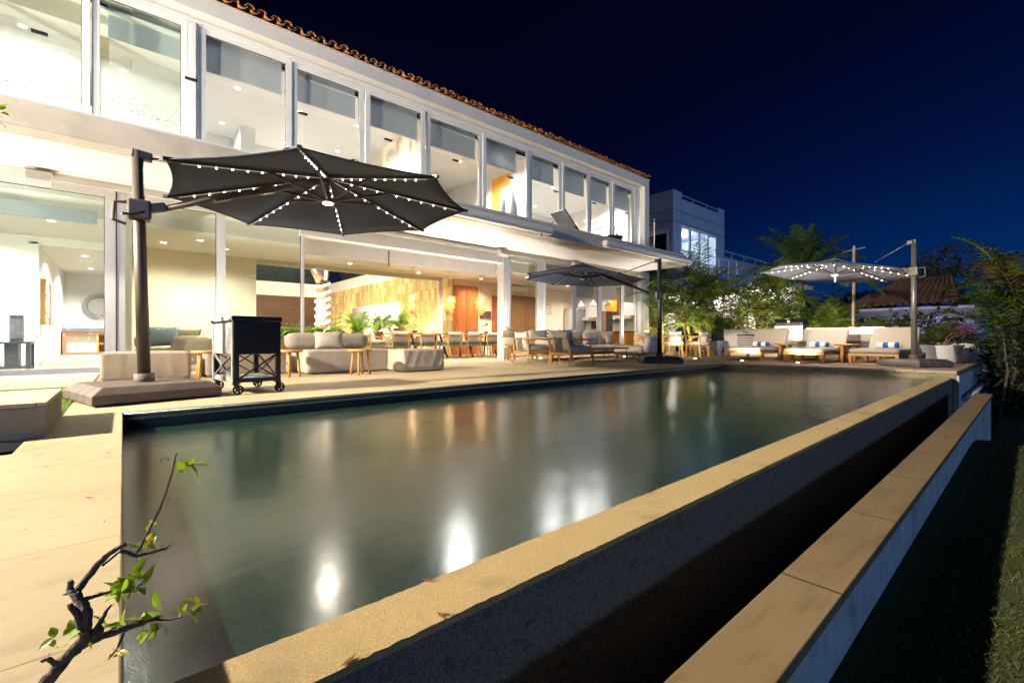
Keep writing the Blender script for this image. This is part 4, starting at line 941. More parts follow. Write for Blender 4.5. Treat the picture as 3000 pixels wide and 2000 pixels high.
for k, (y, lab) in enumerate(((12.62, 'white dome kitchen pendant at the left of three'), (11.98, 'white dome kitchen pendant in the middle of three'), (11.3, 'white dome kitchen pendant at the right of three'))):
    T = thing('pendant_lamp', lab, 'pendant', (14.8, y, 1.98), 0, 'white dome pendants in the kitchen')
    MB().tube([(0, 0, .2), (0, 0, .8)], .005, 5).build('cord', 'blackm', T); MB().lathe([(.16, -.02), (.155, .0), (.12, .1), (.05, .16), (.035, .24), (.0001, .24)], (0, 0, 0), 20).build('shade', 'frame', T, smooth=True, solid=.004); MB().lathe([(.0001, -.015), (.14, -.012), (.0001, -.01)], (0, 0, 0), 16).build('diffuser', 'down', T)

# ------------------------------------------------------------------ room at far left and sofa behind glass
T = thing('console', 'long low wooden media console with a dark top in the white room', 'console', (-.72, 18.6, .12))
MB().box(-.6, .6, -.3, .3, .68, .80).build('top', 'granite', T); MB().box(-.6, .6, -.28, .28, .60, .675).build('apron', 'walnut', T); MB().box(-.6, .6, -.28, .28, 0, .08).build('plinth', 'walnut', T)
MB().box(.12, .17, -.29, .28, .08, .6).build('divider', 'honey', T); MB().box(-.6, -.52, -.29, .28, .08, .6).build('side', 'walnut', T); MB().box(-.52, .12, -.2, .25, .08, .6).build('door', 'screen', T); MB().box(.17, .58, .1, .26, .08, .6).build('back', 'walnut', T); MB().box(.17, .58, -.29, .1, .32, .35).build('shelf', 'honey', T)
T = thing('wall_shelf', 'brown wooden open frame with diagonal brace fixed to white wall corner', 'shelf', (-1.3, 14.8, 1.4))
MB().box(-.16, .02, -.6, -.56, -.5, .52).build('side_panel', 'honey', T); fm = MB(); fm.bar((.06, -.3, -.5), (.06, -.3, .42), .03); fm.bar((.02, -.58, .5), (.06, -.3, .42), .025); fm.bar((.02, -.58, -.45), (.06, -.3, -.5), .025); fm.bar((.02, -.58, .1), (.06, -.3, .40), .02); fm.bar((.02, -.58, -.2), (.06, -.3, -.48), .02); fm.build('frame', 'honey', T)
T = thing('wall_sculpture', 'round grey ribbed disc hung on white wall above the console', 'sculpture', (-.56, 19.45, 1.62))
d1 = MB().lathe([(.0001, -.03), (.27, -.03), (.30, -.01), (.0001, 0)], (0, 0, 0), 32).xf(Matrix.Rotation(PI / 2, 4, 'X') @ Matrix.Scale(-1, 4, (0, 0, 1))); d1.build('disc', 'alu', T)
rbs = MB()
for k in range(48):
    a = 2 * PI * k / 48; rbs.bar((.29 * math.cos(a), -.03, .29 * math.sin(a)), (.41 * math.cos(a), -.035, .41 * math.sin(a)), .03, .03, (0, 1, 0))
rbs.build('ribs', 'alu', T)
T = thing('side_table', 'dark grey slatted side table on the floor of the white room', 'table', (-1.62, 13.0, 0))
MB().box(-.27, .27, -.27, .27, .5, .545).build('tabletop', 'grill', T, bev=.004)
for x, y in ((-.23, -.23), (.23, -.23), (-.23, .23), (.23, .23)): MB().box(x - .035, x + .035, y - .035, y + .035, 0, .5).build('leg', 'grill', T)
MB().box(-.09, .09, -.2, .2, .03, .5).build('centre_panel', 'grill', T); MB().box(-.25, .25, -.25, .25, .03, .07).build('shelf', 'grill', T)
T = thing('speaker', 'dark cylinder speaker standing on the slatted side table', 'speaker', (-1.57, 13.0, .546)); MB().lathe([(.0001, 0), (.1, 0), (.1, .5), (.09, .52), (.0001, .52)], (0, 0, 0), 24).build('body', 'grill', T, smooth=False); MB().lathe([(.103, .06), (.103, .44)], (0, 0, 0), 24).build('mesh_grille', 'granite', T)
T = thing('sofa', 'beige indoor sofa behind the glass with two cushions', 'sofa', (.75, 11.6, 0))
softobj('seat', 'beige', T, 1.1, 1.5, .42, .07, .02, 61, 10, .004, .02); softobj('backrest', 'greyc', T, 1.1, .28, .30, .09, .02, 62, 10, .004, .38, 0, .6); softobj('arm', 'beige', T, .66, .42, .62, .12, .02, 63, 12, .003, .02, .30, -.62)
T = thing('pillow', 'blue grey patterned cushion on the sofa behind the glass', 'pillow', (.60, 11.5, .44)); pillow('cover', 'bluec', T, .68, .46, .24, (0, 0, 0), -.35, .2, 61)
T = thing('pillow', 'olive cushion on the sofa behind the glass', 'pillow', (1.02, 11.62, .46)); pillow('cover', 'olive', T, .5, .38, .18, (0, 0, 0), -.3, -.2, 62)
T = thing('floor_lamp', 'thin dark reading lamp beside the sofa behind the glass', 'lamp', (.3, 11.05, 0)); MB().lathe([(.0001, 0), (.12, 0), (.12, .02), (.0001, .025)], (0, 0, 0), 16).build('base', 'blackm', T); MB().tube([(0, 0, .02), (0, 0, 1.2)], .012, 6).build('pole', 'blackm', T); MB().lathe([(.07, .98), (.06, 1.16), (.0001, 1.17)], (0, 0, 0), 14).build('shade', 'alu', T, solid=.004)

# ------------------------------------------------------------------ upper storey things
def rattan(loc, rz, lab):
    T = thing('rattan_chair', lab, 'chair', loc, rz, 'dark rope chairs on the balcony')
    sh = MB(); arc = []
    for i in range(15):
        a = -1.9 + 3.8 * i / 14; arc.append((.33 * math.sin(a), -.30 * math.cos(a), .56 + .34 * max(0, math.cos(a)) ** 1.3))
    MB().tube(arc, .016, 7).build('top_rail', 'blackm', T, smooth=True)
    rg2 = MB()
    for i in range(1, 14):
        x, y, z = arc[i]; rg2.tube([(x, y, z), (x * .72, y * .7, .38)], .0065, 5)
    rg2.build('ropes', 'rope', T)
    MB().lathe([(.0001, .34), (.26, .34), (.27, .37), (.25, .40), (.0001, .41)], (0, 0, 0), 18).build('seat', 'rope', T, smooth=True)
    for sx in (-1, 1):
        for sy in (-1, 1): MB().tube([(.2 * sx, .2 * sy, .35), (.25 * sx, .25 * sy, 0)], .012, 6).build('leg', 'blackm', T)
    return T
rattan((2.34, 9.65, 3.57), 2.2, 'dark high-backed rope chair on the balcony, seen above the big umbrella'); 
r2 = rattan((3.62, 9.65, 3.48), .5, 'dark rope chair on the balcony, just its rim above the umbrella')
r3 = dup(r2, (11.75, 9.5, 3.57), 1.2, 'dark rope chair on the balcony between deck lounger and branch vase')
T = thing('balcony_lounger', 'dark folding lounger with raised back on the balcony', 'lounger', (10.45, 9.55, 3.57))
MB().bar((-.35, 0, .93), (.35, 0, .34), .62, .05).build('backrest', 'grill', T, bev=.01); MB().bar((.35, 0, .32), (.85, 0, .40), .62, .05).build('seat', 'grill', T, bev=.01); MB().bar((.85, 0, .38), (1.45, 0, .22), .6, .045).build('footrest', 'grill', T, bev=.01)
for y in (-.28, .28): MB().bar((-.2, y, 0), (.9, y, .40), .03).build('leg', 'blackm', T); MB().bar((.1, y, .5), (.6, y, 0), .03).build('leg', 'blackm', T)
T = thing('planter_bowl', 'black wedge shaped planter bowl on the balcony', 'bowl', (12.1, 9.0, 3.57)); MB().lathe([(.0001, 0), (.16, 0), (.36, .34), (.34, .34), (.14, .04)], (0, 0, 0), 20).build('bowl', 'blackm', T); MB().lathe([(.0001, .30), (.33, .30)], (0, 0, 0), 20).build('soil', 'soil', T)
T = thing('branch_vase', 'black vase with dark upright branches on the balcony corner', 'vase', (12.75, 9.3, 3.57)); MB().lathe([(.0001, 0), (.09, 0), (.11, .2), (.07, .34), (.0001, .34)], (0, 0, 0), 14).build('vase', 'blackm', T)
tw = MB(); rg = random.Random(4)
for k in range(6): tw.tube([(0, 0, .3), (rg.uniform(-.22, .22), rg.uniform(-.1, .1), rg.uniform(.75, 1.02))], .012, 5)
tw.build('branches', 'blackm', T)
for k, (y, z, r, lab) in enumerate(((12.28, 5.78, .34, 'large round woven tray on the upstairs wall'), (13.25, 5.72, .23, 'small round woven tray on the upstairs wall'))):
    T = thing('wall_basket', lab, 'basket', (5.94, y, z), 0, 'woven trays on the upstairs wall'); mb = MB()
    for i in range(30):
        a = 2 * PI * i / 30; mb.tube([(-.03, .07 * math.cos(a), .07 * math.sin(a)), (-.045, .6 * r * math.cos(a + .2), .6 * r * math.sin(a + .2)), (-.03, r * math.cos(a + .35), r * math.sin(a + .35))], .006, 4)
    for rr in (.25, .5, .75, 1.0): mb.tube([(-.035, r * rr * math.cos(2 * PI * i / 24), r * rr * math.sin(2 * PI * i / 24)) for i in range(25)], .007, 4)
    mb.build('weave', 'basketw', T); MB().lathe([(.0001, -.01), (.07, -.008), (.0001, .01)], (0, 0, 0), 14).xf(Matrix.Translation((-.04, 0, 0)) @ Matrix.Rotation(PI / 2, 4, 'Y')).build('centre', 'raffia', T)
for k, (x, z, lab) in enumerate(((13.85, 5.28, 'carved wooden fish at the left on the upstairs wall'), (14.75, 5.50, 'carved wooden fish in the middle on the upstairs wall'), (15.3, 5.62, 'carved wooden fish at the right on the upstairs wall'), (14.6, 5.0, 'carved wooden fish lowest on the upstairs wall'))):
    T = thing('fish_carving', lab, 'carving', (x, 12.3, z), 0, 'wooden fish upstairs'); b = MB().lathe([(.0001, -.2), (.05, -.14), (.075, -.02), (.05, .1), (.018, .17), (.0001, .18)], (0, 0, 0), 12, 1, .5).xf(Matrix.Rotation(PI / 2, 4, 'Y')); b.build('body', 'orange', T, smooth=True)
    MB().extr([(.15, 0), (.27, .09), (.24, 0), (.27, -.09)], 'Y', -.012, .012).build('tail', 'orange', T); MB().extr([(-.05, .06), (.06, .14), (.07, .05)], 'Y', -.01, .01).build('fin', 'orange', T); MB().tube([(0, 0, -.05), (0, 0, 3.57 - z + .02)], .006, 5).build('stand_rod', 'blackm', T); MB().box(-.1, .1, -.08, .08, 3.57 - z, 3.6 - z).build('foot', 'orange', T)
T = thing('sideboard', 'light wood sideboard standing upstairs below the carved fish', 'sideboard', (14.2, 11.9, 3.57)); MB().box(-.8, .8, -.22, .22, .1, .72).build('body', 'honey', T, bev=.006); MB().box(-.83, .83, -.24, .24, .722, .76).build('top', 'honey', T)
for x in (-.7, .7): MB().box(x - .03, x + .03, -.18, .18, 0, .1).build('leg', 'honey', T)
T = thing('bathrobe', 'white bathrobe hanging beside the orange door upstairs', 'robe', (9.45, 11.12, 3.9)); mb = MB(); n = 20; vs = []
for i, (z, w_, d_) in enumerate(((1.62, .07, .05), (1.5, .2, .09), (1.25, .24, .12), (.8, .21, .12), (.35, .25, .13), (0, .28, .14))):
    for k in range(n):
        a = 2 * PI * k / n; q = 1 + .12 * math.sin(5 * a + i); vs.append((w_ * q * math.cos(a), d_ * q * math.sin(a), z))
mb.add(vs, [(i * n + k, i * n + (k + 1) % n, (i + 1) * n + (k + 1) % n, (i + 1) * n + k) for i in range(5) for k in range(n)]); mb.build('body', 'towelw', T, smooth=True)
for s in (-1, 1): MB().tube([(.18 * s, 0, 1.48), (.30 * s, -.02, 1.1), (.27 * s, -.04, .7)], [.07, .08, .07], 10).build('sleeve', 'towelw', T, smooth=True)
MB().box(.05, .28, -.02, .02, 1.60, 1.64).build('hook', 'steel', T)
T = thing('shower_head', 'round rain shower head on a ceiling pipe in the bathroom', 'shower', (.12, 12.2, 5.72)); MB().tube([(0, 0, 0), (0, 0, .64)], .012, 8).build('pipe', 'steel', T); MB().lathe([(.0001, .04), (.03, .03), (.14, .0), (.14, -.015), (.0001, -.016)], (0, 0, 0), 24).build('head', 'steel', T)
T = thing('ceiling_grille', 'long pale ventilation grille on the bathroom ceiling', 'grille', (-1.9, 12.0, 6.352)); MB().box(-.45, .45, -.05, .05, -.012, .006).build('frame', 'frame', T)
for k in range(3): MB().box(-.43, .43, -.035 + k * .025, -.022 + k * .025, -.016, -.0125).build('slat', 'counter', T)

# ------------------------------------------------------------------ outdoor speakers under the soffit
for k, (x, lab) in enumerate(((-.98, 'white outdoor wall speaker above the left sliding doors'), (8.33, 'white outdoor wall speaker above the white column'), (11.5, 'white outdoor wall speaker above the dark umbrella canopy'))):
    T = thing('speaker', lab, 'speaker', (x, 10.05, 3.08), 0, 'white speakers under the soffit')
    MB().extr([(.06, -.1), (-.05, -.12), (-.10, .0), (-.06, .1), (.06, .1)], 'X', -.15, .15).build('cabinet', 'frame', T, bev=.01); MB().box(-.16, .16, -.05, .14, .102, .112).build('bracket', 'basket', T); MB().box(-.13, .13, -.112, -.104, -.05, .04).build('grille', 'white', T)

# ------------------------------------------------------------------ deck spots
SP = [(12.5, 5.1, 'lit recessed floor spot at the pool edge before the left lounger'), (12.62, 3.82, 'lit recessed floor spot at the pool edge before the middle lounger'), (8.05, 9.75, 'lit recessed floor spot by the foot of the white column'), (9.66, 9.85, 'lit recessed floor spot under the long sofa, left'), (12.62, 8.9, 'lit recessed floor spot beside the dark umbrella base'), (6.5, 9.75, 'lit recessed floor spot before the dining chairs'), (12.9, 6.6, 'lit recessed floor spot right of the dark umbrella base')]
SP += [(4.95, 9.75, 'recessed floor spot hidden behind the deck sofa'), (1.75, 9.75, 'recessed floor spot hidden behind the cooler cart'), (-1.6, 9.75, 'recessed floor spot in front of the far left sliding doors'), (14.6, 9.75, 'recessed floor spot at the house corner behind the patio table')]
for k, (x, y, lab) in enumerate(SP):
    T = thing('floor_spot', lab, 'floor light', (x, y, 0), 0, 'recessed floor spots')
    MB().lathe([(.0001, .004), (.055, .004), (.055, .010), (.045, .013), (.04, .009)], (0, 0, 0), 18).build('rim', 'steel', T); MB().lathe([(.0001, .018), (.03, .016), (.039, .010), (.0001, .009)], (0, 0, 0), 16).build('lens', 'spot', T)
    lamp('SPOT', 'floor_spot_light', (x, y, .03), 60 if k < 2 else (105 if k != 6 else 60), (1, .86, .62) if k < 2 else (1, .92, .80), .03, (x + .45, y, 1) if k < 2 else (14.2, 7.7, .9) if k == 6 else (x + .05, y - .2, 1), 130 if k < 2 else 118, .9)

# ------------------------------------------------------------------ loungers, towels, side tables
def lounger(loc, rz, lab):
    T = thing('sun_lounger', lab, 'lounger', loc, rz, 'teak loungers at the end of the pool')
    for sy in (-1, 1):
        for x in (.03, 1.02, 1.86): MB().box(x - .03, x + .03, .44 * sy - .03, .44 * sy + .03, 0, .26).build('leg', 'teak', T)
        MB().box(.06, 1.83, .44 * sy - .025, .44 * sy + .025, .20, .262).build('side_rail', 'teakx', T); MB().box(.06, 1.83, .44 * sy - .02, .44 * sy + .02, .0, .045).build('lower_rail', 'teakx', T)
    MB().box(.0, .06, -.41, .41, .20, .262).build('front_rail', 'teak', T); MB().box(.005, .055, -.41, .41, 0, .045).build('lower_front_rail', 'teak', T)
    MB().box(.06, 1.83, -.41, .41, .225, .25).build('slats', 'teakx', T)
    softobj('seat_cushion', 'cream', T, 1.22, .94, .11, .045, .012, 71, 10, .002, .263, .60)
    pb = soft(.74, .92, .11, .045, .01, 72, 10, .002, -.055); pb.xf(Matrix.Translation((1.36, 0, .555)) @ Matrix.Rotation(-math.radians(58), 4, 'Y')); merged(pb.build('back_cushion', 'cream', T, smooth=True))
    bf = MB().bar((1.26, -.42, .25), (1.60, -.42, .82), .03, .04); bf.bar((1.26, .42, .25), (1.60, .42, .82), .03, .04); bf.bar((1.60, -.44, .81), (1.60, .44, .81), .03, .04); bf.bar((1.5, .3, .64), (1.75, .3, .25), .025); bf.bar((1.5, -.3, .64), (1.75, -.3, .25), .025); bf.build('back_frame', 'teakx', T)
    return T
LY = [(12.86, 5.20, math.radians(-7), 'left sun lounger of three, beside the louvred cupboard'), (12.92, 3.80, math.radians(-7), 'middle sun lounger of three, in front of the grill'), (12.98, 2.42, math.radians(-7), 'right sun lounger of three, next to the pale umbrella pole')]
L0 = None
for x, y, rz, lab in LY:
    if L0 is None: L0 = lounger((x, y, 0), rz, lab)
    else: dup(L0, (x, y, 0), rz, lab)
    tw_ = thing('rolled_towel', 'rolled white and blue striped towel on the ' + lab.split(' sun')[0] + ' lounger', 'towel', (x + .88, y - .12, .375), rz, 'rolled towels on the loungers')
    for q, (a, b, m_) in enumerate(((-.2, -.075, 'towelw'), (-.075, .03, 'towelb'), (.03, .15, 'towelw'), (.15, .2, 'towelb'))):
        MB().lathe([(.0001, a), (.068, a), (.07, a + .004), (.07, b - .001), (.0001, b - .001)], (0, 0, 0), 20).xf(Matrix.Translation((0, 0, .07)) @ Matrix.Rotation(PI / 2, 4, 'X')).build('stripe', m_, tw_)
for k, (x, y, lab) in enumerate(((13.75, 4.48, 'log legged teak side table between left and middle loungers'), (13.85, 3.10, 'log legged teak side table between middle and right loungers'))):
    T = thing('side_table', lab, 'table', (x, y, 0), .2, 'teak side tables between loungers')
    MB().lathe([(.0001, .43), (.24, .43), (.26, .44), (.26, .465), (.25, .475), (.0001, .475)], (0, 0, 0), 24).build('tabletop', 'teakx', T)
    for q in range(3): MB().tube([(.14 * math.cos(q * 2.1 + .4), .14 * math.sin(q * 2.1 + .4), .43), (.16 * math.cos(q * 2.1 + .4), .16 * math.sin(q * 2.1 + .4), 0)], .045, 9).build('leg', 'teak', T, smooth=True)

# ------------------------------------------------------------------ grill island
T = thing('grill_island', 'long pale rendered outdoor kitchen counter with louvred cupboard behind the loungers', 'counter', (16.5, 5.1, 0))
MB().box(0, .75, -2.3, 2.25, 0, .90).build('body', 'counter', T, bev=.008); MB().box(-.02, .77, -2.32, -.35, .902, .935).build('worktop', 'steel', T); MB().box(-.02, .77, .55, 2.27, .902, .935).build('worktop', 'counter', T)
dr = MB(); dr.box(-.03, -.002, 1.05, 1.12, .12, .82); dr.box(-.03, -.002, 1.78, 1.85, .12, .82); dr.box(-.03, -.002, 1.12, 1.78, .75, .82); dr.box(-.03, -.002, 1.12, 1.78, .12, .2); dr.box(-.004, -.001, 1.1, 1.8, .15, .8); dd = dr.build('door', 'counter', T); MB().box(-.008, -.0045, 1.121, 1.779, .201, .749).build('slat_gap_shade', 'black', dd)  # black sheet behind the slats stands in for shade in the gaps
for k in range(8): MB().bar((-.012, 1.12, .22 + k * .066), (-.012, 1.78, .22 + k * .066), .012, .055, (.55, 0, .83)).build('slat', 'counter', dd)
MB().box(-.025, -.002, -1.75, -.75, .0, .72).build('stone_panel', 'stackstone', T); MB().box(-.03, -.002, -2.2, -.45, .74, .89).build('steel_fascia', 'steel', T)
MB().box(-.06, .2, -2.25, -1.75, .938, .955).build('chopping_board', 'towelw', T)
T = thing('grill', 'stainless steel built-in barbecue grill with a dark hood on the counter', 'grill', (16.47, 5.25, 0))
MB().box(-.02, .6, -.42, .42, .93, 1.03).build('firebox', 'steel', T, bev=.006); MB().extr([(.02, 1.032), (.02, 1.12), (.12, 1.24), (.5, 1.24), (.58, 1.15), (.58, 1.032)], 'Y', -.42, .42).xf(Matrix.Identity(4)) if False else None
hd = MB(); pr = [(.0, 1.034), (.0, 1.13), (.1, 1.24), (.48, 1.24), (.58, 1.15), (.58, 1.034)]; n = len(pr)
hd.add([(x, -.42, z) for x, z in pr] + [(x, .42, z) for x, z in pr], [tuple(range(n))[::-1], tuple(range(n, 2 * n))] + [(k, (k + 1) % n, n + (k + 1) % n, n + k) for k in range(n)]); hd.build('hood', 'grill', T, bev=.01)
MB().tube([(-.05, -.36, 1.07), (-.05, .36, 1.07)], .014, 8).build('handle', 'steel', T, smooth=True)
MB().lathe([(.0001, 0), (.04, 0), (.04, .012), (.0001, .012)], (0, 0, 0), 16).xf(Matrix.Translation((-.004, 0, 1.16)) @ Matrix.Rotation(-PI / 2, 4, 'Y')).build('thermometer', 'steel', T)
MB().box(-.045, -.022, -.42, .42, .62, .92).build('control_panel', 'steel', T)
for k in range(4): MB().lathe([(.0001, 0), (.03, 0), (.026, .03), (.0001, .03)], (0, 0, 0), 14).xf(Matrix.Translation((-.047, .33 - .2 * k, .80)) @ Matrix.Rotation(-PI / 2, 4, 'Y')).build('knob', 'steel', T)
for y in (-.41, .01): d3 = MB().box(-.04, -.022, y, y + .4, .08, .60).build('door', 'steel', T); MB().tube([(-.055, y + .08, .5), (-.055, y + .32, .5)], .01, 6).build('handle', 'steel', d3)

# ------------------------------------------------------------------ outdoor dining set under the palms
T = thing('patio_table', 'round dark topped teak patio table by the palm hedge', 'table', (14.6, 8.35, 0)); MB().lathe([(.0001, .70), (.68, .70), (.70, .71), (.70, .735), (.68, .745), (.0001, .745)], (0, 0, 0), 36).build('tabletop', 'walnut', T)
for k in range(4): a = k * PI / 2 + .6; MB().bar((.1 * math.cos(a), .1 * math.sin(a), .70), (.45 * math.cos(a), .45 * math.sin(a), 0), .055).build('leg', 'teak', T)
def tubchair(loc, rz, lab):
    T = thing('patio_chair', lab, 'chair', loc, rz, 'curved teak patio chairs by the hedge')
    arc = []
    for i in range(17):
        a = -2.0 + 4.0 * i / 16; arc.append((.30 * math.sin(a), -.29 * math.cos(a), .645 + .06 * math.cos(a)))
    MB().tube(arc, .029, 8).build('top_rail', 'honey', T, smooth=True)
    for sx in (-1, 1):
        MB().tube([(.28 * sx, .12, .61), (.27 * sx, .22, .4), (.28 * sx, .25, 0)], [.027, .029, .022], 8).build('leg', 'honey', T, smooth=True); MB().tube([(.20 * sx, -.235, .68), (.205 * sx, -.22, .4), (.22 * sx, -.27, 0)], [.027, .029, .022], 8).build('leg', 'honey', T, smooth=True)
    MB().box(-.25, .25, -.24, .25, .365, .415).build('seat_frame', 'honey', T, bev=.008)
    softobj('seat_cushion', 'offwhite', T, .52, .50, .09, .035, .012, 81, 8, .002, .416)
    rb = MB()
    for k in range(15):
        a = -.72 + 1.44 * k / 14; rb.tube([(.295 * math.sin(a), -.285 * math.cos(a), .70), (.27 * math.sin(a + .12 * (-1) ** k), -.27 * math.cos(a + .12 * (-1) ** k), .56), (.25 * math.sin(a), -.24 * math.cos(a), .41)], .008, 5)
    rb.build('rope_back', 'ropew', T)
    pillow('back_cushion', 'offwhite', T, .44, .40, .13, (0, -.165, .46), .14, 0, 82)
    return T
K0 = tubchair((13.78, 7.80, 0), -.75, 'curved teak patio chair nearest the pool, its roped back to the camera')
dup(K0, (14.62, 7.40, 0), -.15, 'curved teak patio chair second from the pool, at the table right side')
dup(K0, (15.40, 7.72, 0), .75, 'curved teak patio chair nearest the triangular planters')
dup(K0, (13.85, 9.0, 0), -2.2, 'curved teak patio chair behind the dark umbrella pole')
dup(K0, (14.8, 9.3, 0), 3.0, 'curved teak patio chair on the hedge side of the table')
# triangular planters, white pots, grey pots
def planter(loc, lab, rz=0):
    T = thing('planter', lab, 'planter', loc, rz, 'faceted concrete planters by the hedge')
    mb = MB(); a = .24
    mb.add([(-a, -a, .52), (a, -a, .52), (a, a, .52), (-a, a, .52), (-.0, -.10, 0), (.16, 0, 0), (0, .10, 0), (-.16, 0, 0)], [(0, 1, 2, 3), (0, 4, 1), (1, 4, 5), (1, 5, 2), (2, 5, 6), (2, 6, 3), (3, 6, 7), (3, 7, 0), (0, 7, 4), (4, 7, 6, 5)]); mb.build('pot', 'concrete', T)
    MB().box(-.13, .13, -.13, .13, .522, .8).build('liner', 'black', T)
    return T
PL0 = planter((16.35, 7.55, 0), 'faceted concrete planter next to the louvred counter', PI / 4)
dup(PL0, (16.1, 8.15, 0), PI / 4, 'faceted concrete planter behind the nearest-hedge patio chair')
def pot(loc, lab, r=.30, h=.46, m='potw', g='round pots at the deck end'):
    T = thing('plant_pot', lab, 'pot', loc, 0, g)
    MB().lathe([(.0001, 0), (r * .68, 0), (r * .72, .02), (r * .9, h * .6), (r, h - .03), (r * 1.04, h - .03), (r * 1.04, h), (r * .97, h), (r * .9, h - .06), (.0001, h - .06)], (0, 0, 0), 32).build('pot', m, T, smooth=False)
    MB().lathe([(.0001, h - .045), (r * .9, h - .05)], (0, 0, 0), 24).build('soil', 'soil', T)
    return T
pot((15.55, 1.52, 0), 'large white ribbed pot with a red leaved shrub, in front', .40, .44)
pot((16.7, 1.28, 0), 'large bluish white pot behind the front ribbed pot', .40, .47)
pot((16.6, 2.1, 0), 'grey tapered pot just right of the pale umbrella pole', .2, .5, 'concrete')
pot((17.3, 1.72, 0), 'grey tapered pot between the umbrella pole and the white pots', .2, .5, 'concrete')
# ------------------------------------------------------------------ plants
def frond(mb, base, az, el, Lf, droop, nl, ll, rg, wid=.022, vee=.5):
    """feather leaf: curved rachis with paired bent leaflets"""
    pts = []; d = Vector((math.cos(az) * math.cos(el), math.sin(az) * math.cos(el), math.sin(el))); p = Vector(base); n = 10
    for i in range(n + 1):
        pts.append(p.copy()); d = (d + Vector((0, 0, -droop / n * (.35 + 1.5 * i / n)))).normalized(); p = p + d * (Lf / n)
    mb.tube(pts, [.014 * (1 - .85 * i / n) + .002 for i in range(n + 1)], 4, cap=False)
    for k in range(nl):
        t = .14 + .85 * k / (nl - 1); f = t * n; i = min(int(f), n - 1); c = pts[i].lerp(pts[i + 1], f - i); tg = (pts[i + 1] - pts[i]).normalized()
        sd = tg.cross(Vector((0, 0, 1)))
        sd = sd.normalized() if sd.length > .05 else Vector((1, 0, 0)); upv = sd.cross(tg)
        l = ll * (math.sin(PI * (t * .86 + .10)) ** .7) * rg.uniform(.85, 1.1)
        for s in (-1, 1):
            dr = (sd * s * .9 + tg * .62 + upv * vee * rg.uniform(.3, 1)).normalized()
            m = c + dr * l * .5; e = m + (dr + Vector((0, 0, -.55 * rg.uniform(.5, 1.4)))).normalized() * l * .5
            w = tg * wid * .5
            mb.add([c - w * .6, c + w * .6, m + w, m - w, e], [(0, 1, 2, 3), (3, 2, 4)])
def areca(seed, H_, nc, nf, Lf, ll, spread=.35, droop=1.5, leafm='leaf'):
    rg = random.Random(seed); cn = MB(); fm = MB(); old = MB()
    for c in range(nc):
        a = rg.uniform(0, 6.28); r = rg.uniform(.02, .2); h = H_ * rg.uniform(.45, 1)
        b = Vector((r * math.cos(a), r * math.sin(a), 0)); t = b + Vector((math.cos(a) * spread * h * .5, math.sin(a) * spread * h * .5, h))
        mid = b.lerp(t, .5) + Vector((-.05 * math.cos(a), -.05 * math.sin(a), 0)); cn.tube([b, mid, t], [.035, .028, .022], 6)
        for q in range(nf):
            az = a + 2 * PI * q / nf + rg.uniform(-.5, .5); el = rg.uniform(.55, 1.35)
            frond(old if rg.random() < .07 else fm, t - Vector((0, 0, rg.uniform(0, .2))), az, el, Lf * rg.uniform(.75, 1.1), droop * rg.uniform(.8, 1.3), 17, ll, rg, .046)
    return cn, fm, old
def plant(name, label, cat, loc, mbs, group=None, rz=0, sc=1):
    T = thing(name, label, cat, loc, rz, group); T.scale = (sc, sc, sc)
    for mb, nm, m in mbs:
        if mb.f: mb.build(nm, m, T)
    return T
AG = 'areca palms along the deck edge'
arec = []
for s in range(4):
    cn, fm, old = areca(40 + s, 1.9, 4, 5, 1.6, .44)
    arec.append((cn, fm, old))
spots = [(16.6, 9.75, 1.15, 'clump of areca palm right at the house corner, with pale bent canes'), (17.4, 10.2, 1.45, 'tall areca palm behind the clump at the house corner'), (17.6, 9.0, 1.1, 'bright areca palm behind the patio table'), (18.3, 9.5, 1.5, 'tall areca palm below the neighbouring tower window'),
         (18.8, 8.5, 1.35, 'areca palm in the middle of the hedge with drooping fronds'), (17.9, 8.1, .7, 'short areca palm behind the triangular planters'), (19.6, 7.6, 1.45, 'tall areca palm at the right end of the lit hedge'), (20.2, 6.9, 1.25, 'dusky areca palm left of the royal palm trunk'),
         (18.9, 5.9, .85, 'areca palm behind the grill hood'), (19.4, 5.2, .95, 'areca palm between grill and weathered post'), (18.4, 4.7, .75, 'low areca palm behind the counter, left of the post'), (19.8, 4.4, .75, 'dusky areca palm right of the weathered post'),
         (18.7, 3.3, .55, 'low areca palm behind the right lounger'), (18.4, 2.6, .48, 'low areca palm right behind the pale umbrella pole'), (17.9, 1.75, .55, 'arching brown-stemmed palm beside the white pots')]
first = {}
for k, (x, y, s, lab) in enumerate(spots):
    v = k % 4
    if v not in first:
        cn, fm, old = arec[v]; first[v] = plant('areca_palm', lab, 'palm', (x, y, -.05), [(cn, 'canes', 'cane'), (fm, 'fronds', 'leaf'), (old, 'dry_fronds', 'leafold')], AG, rz=k, sc=s)
    else:
        r = dup(first[v], (x, y, -.05), k * 1.3, lab, AG); r.scale = (s, s, s)

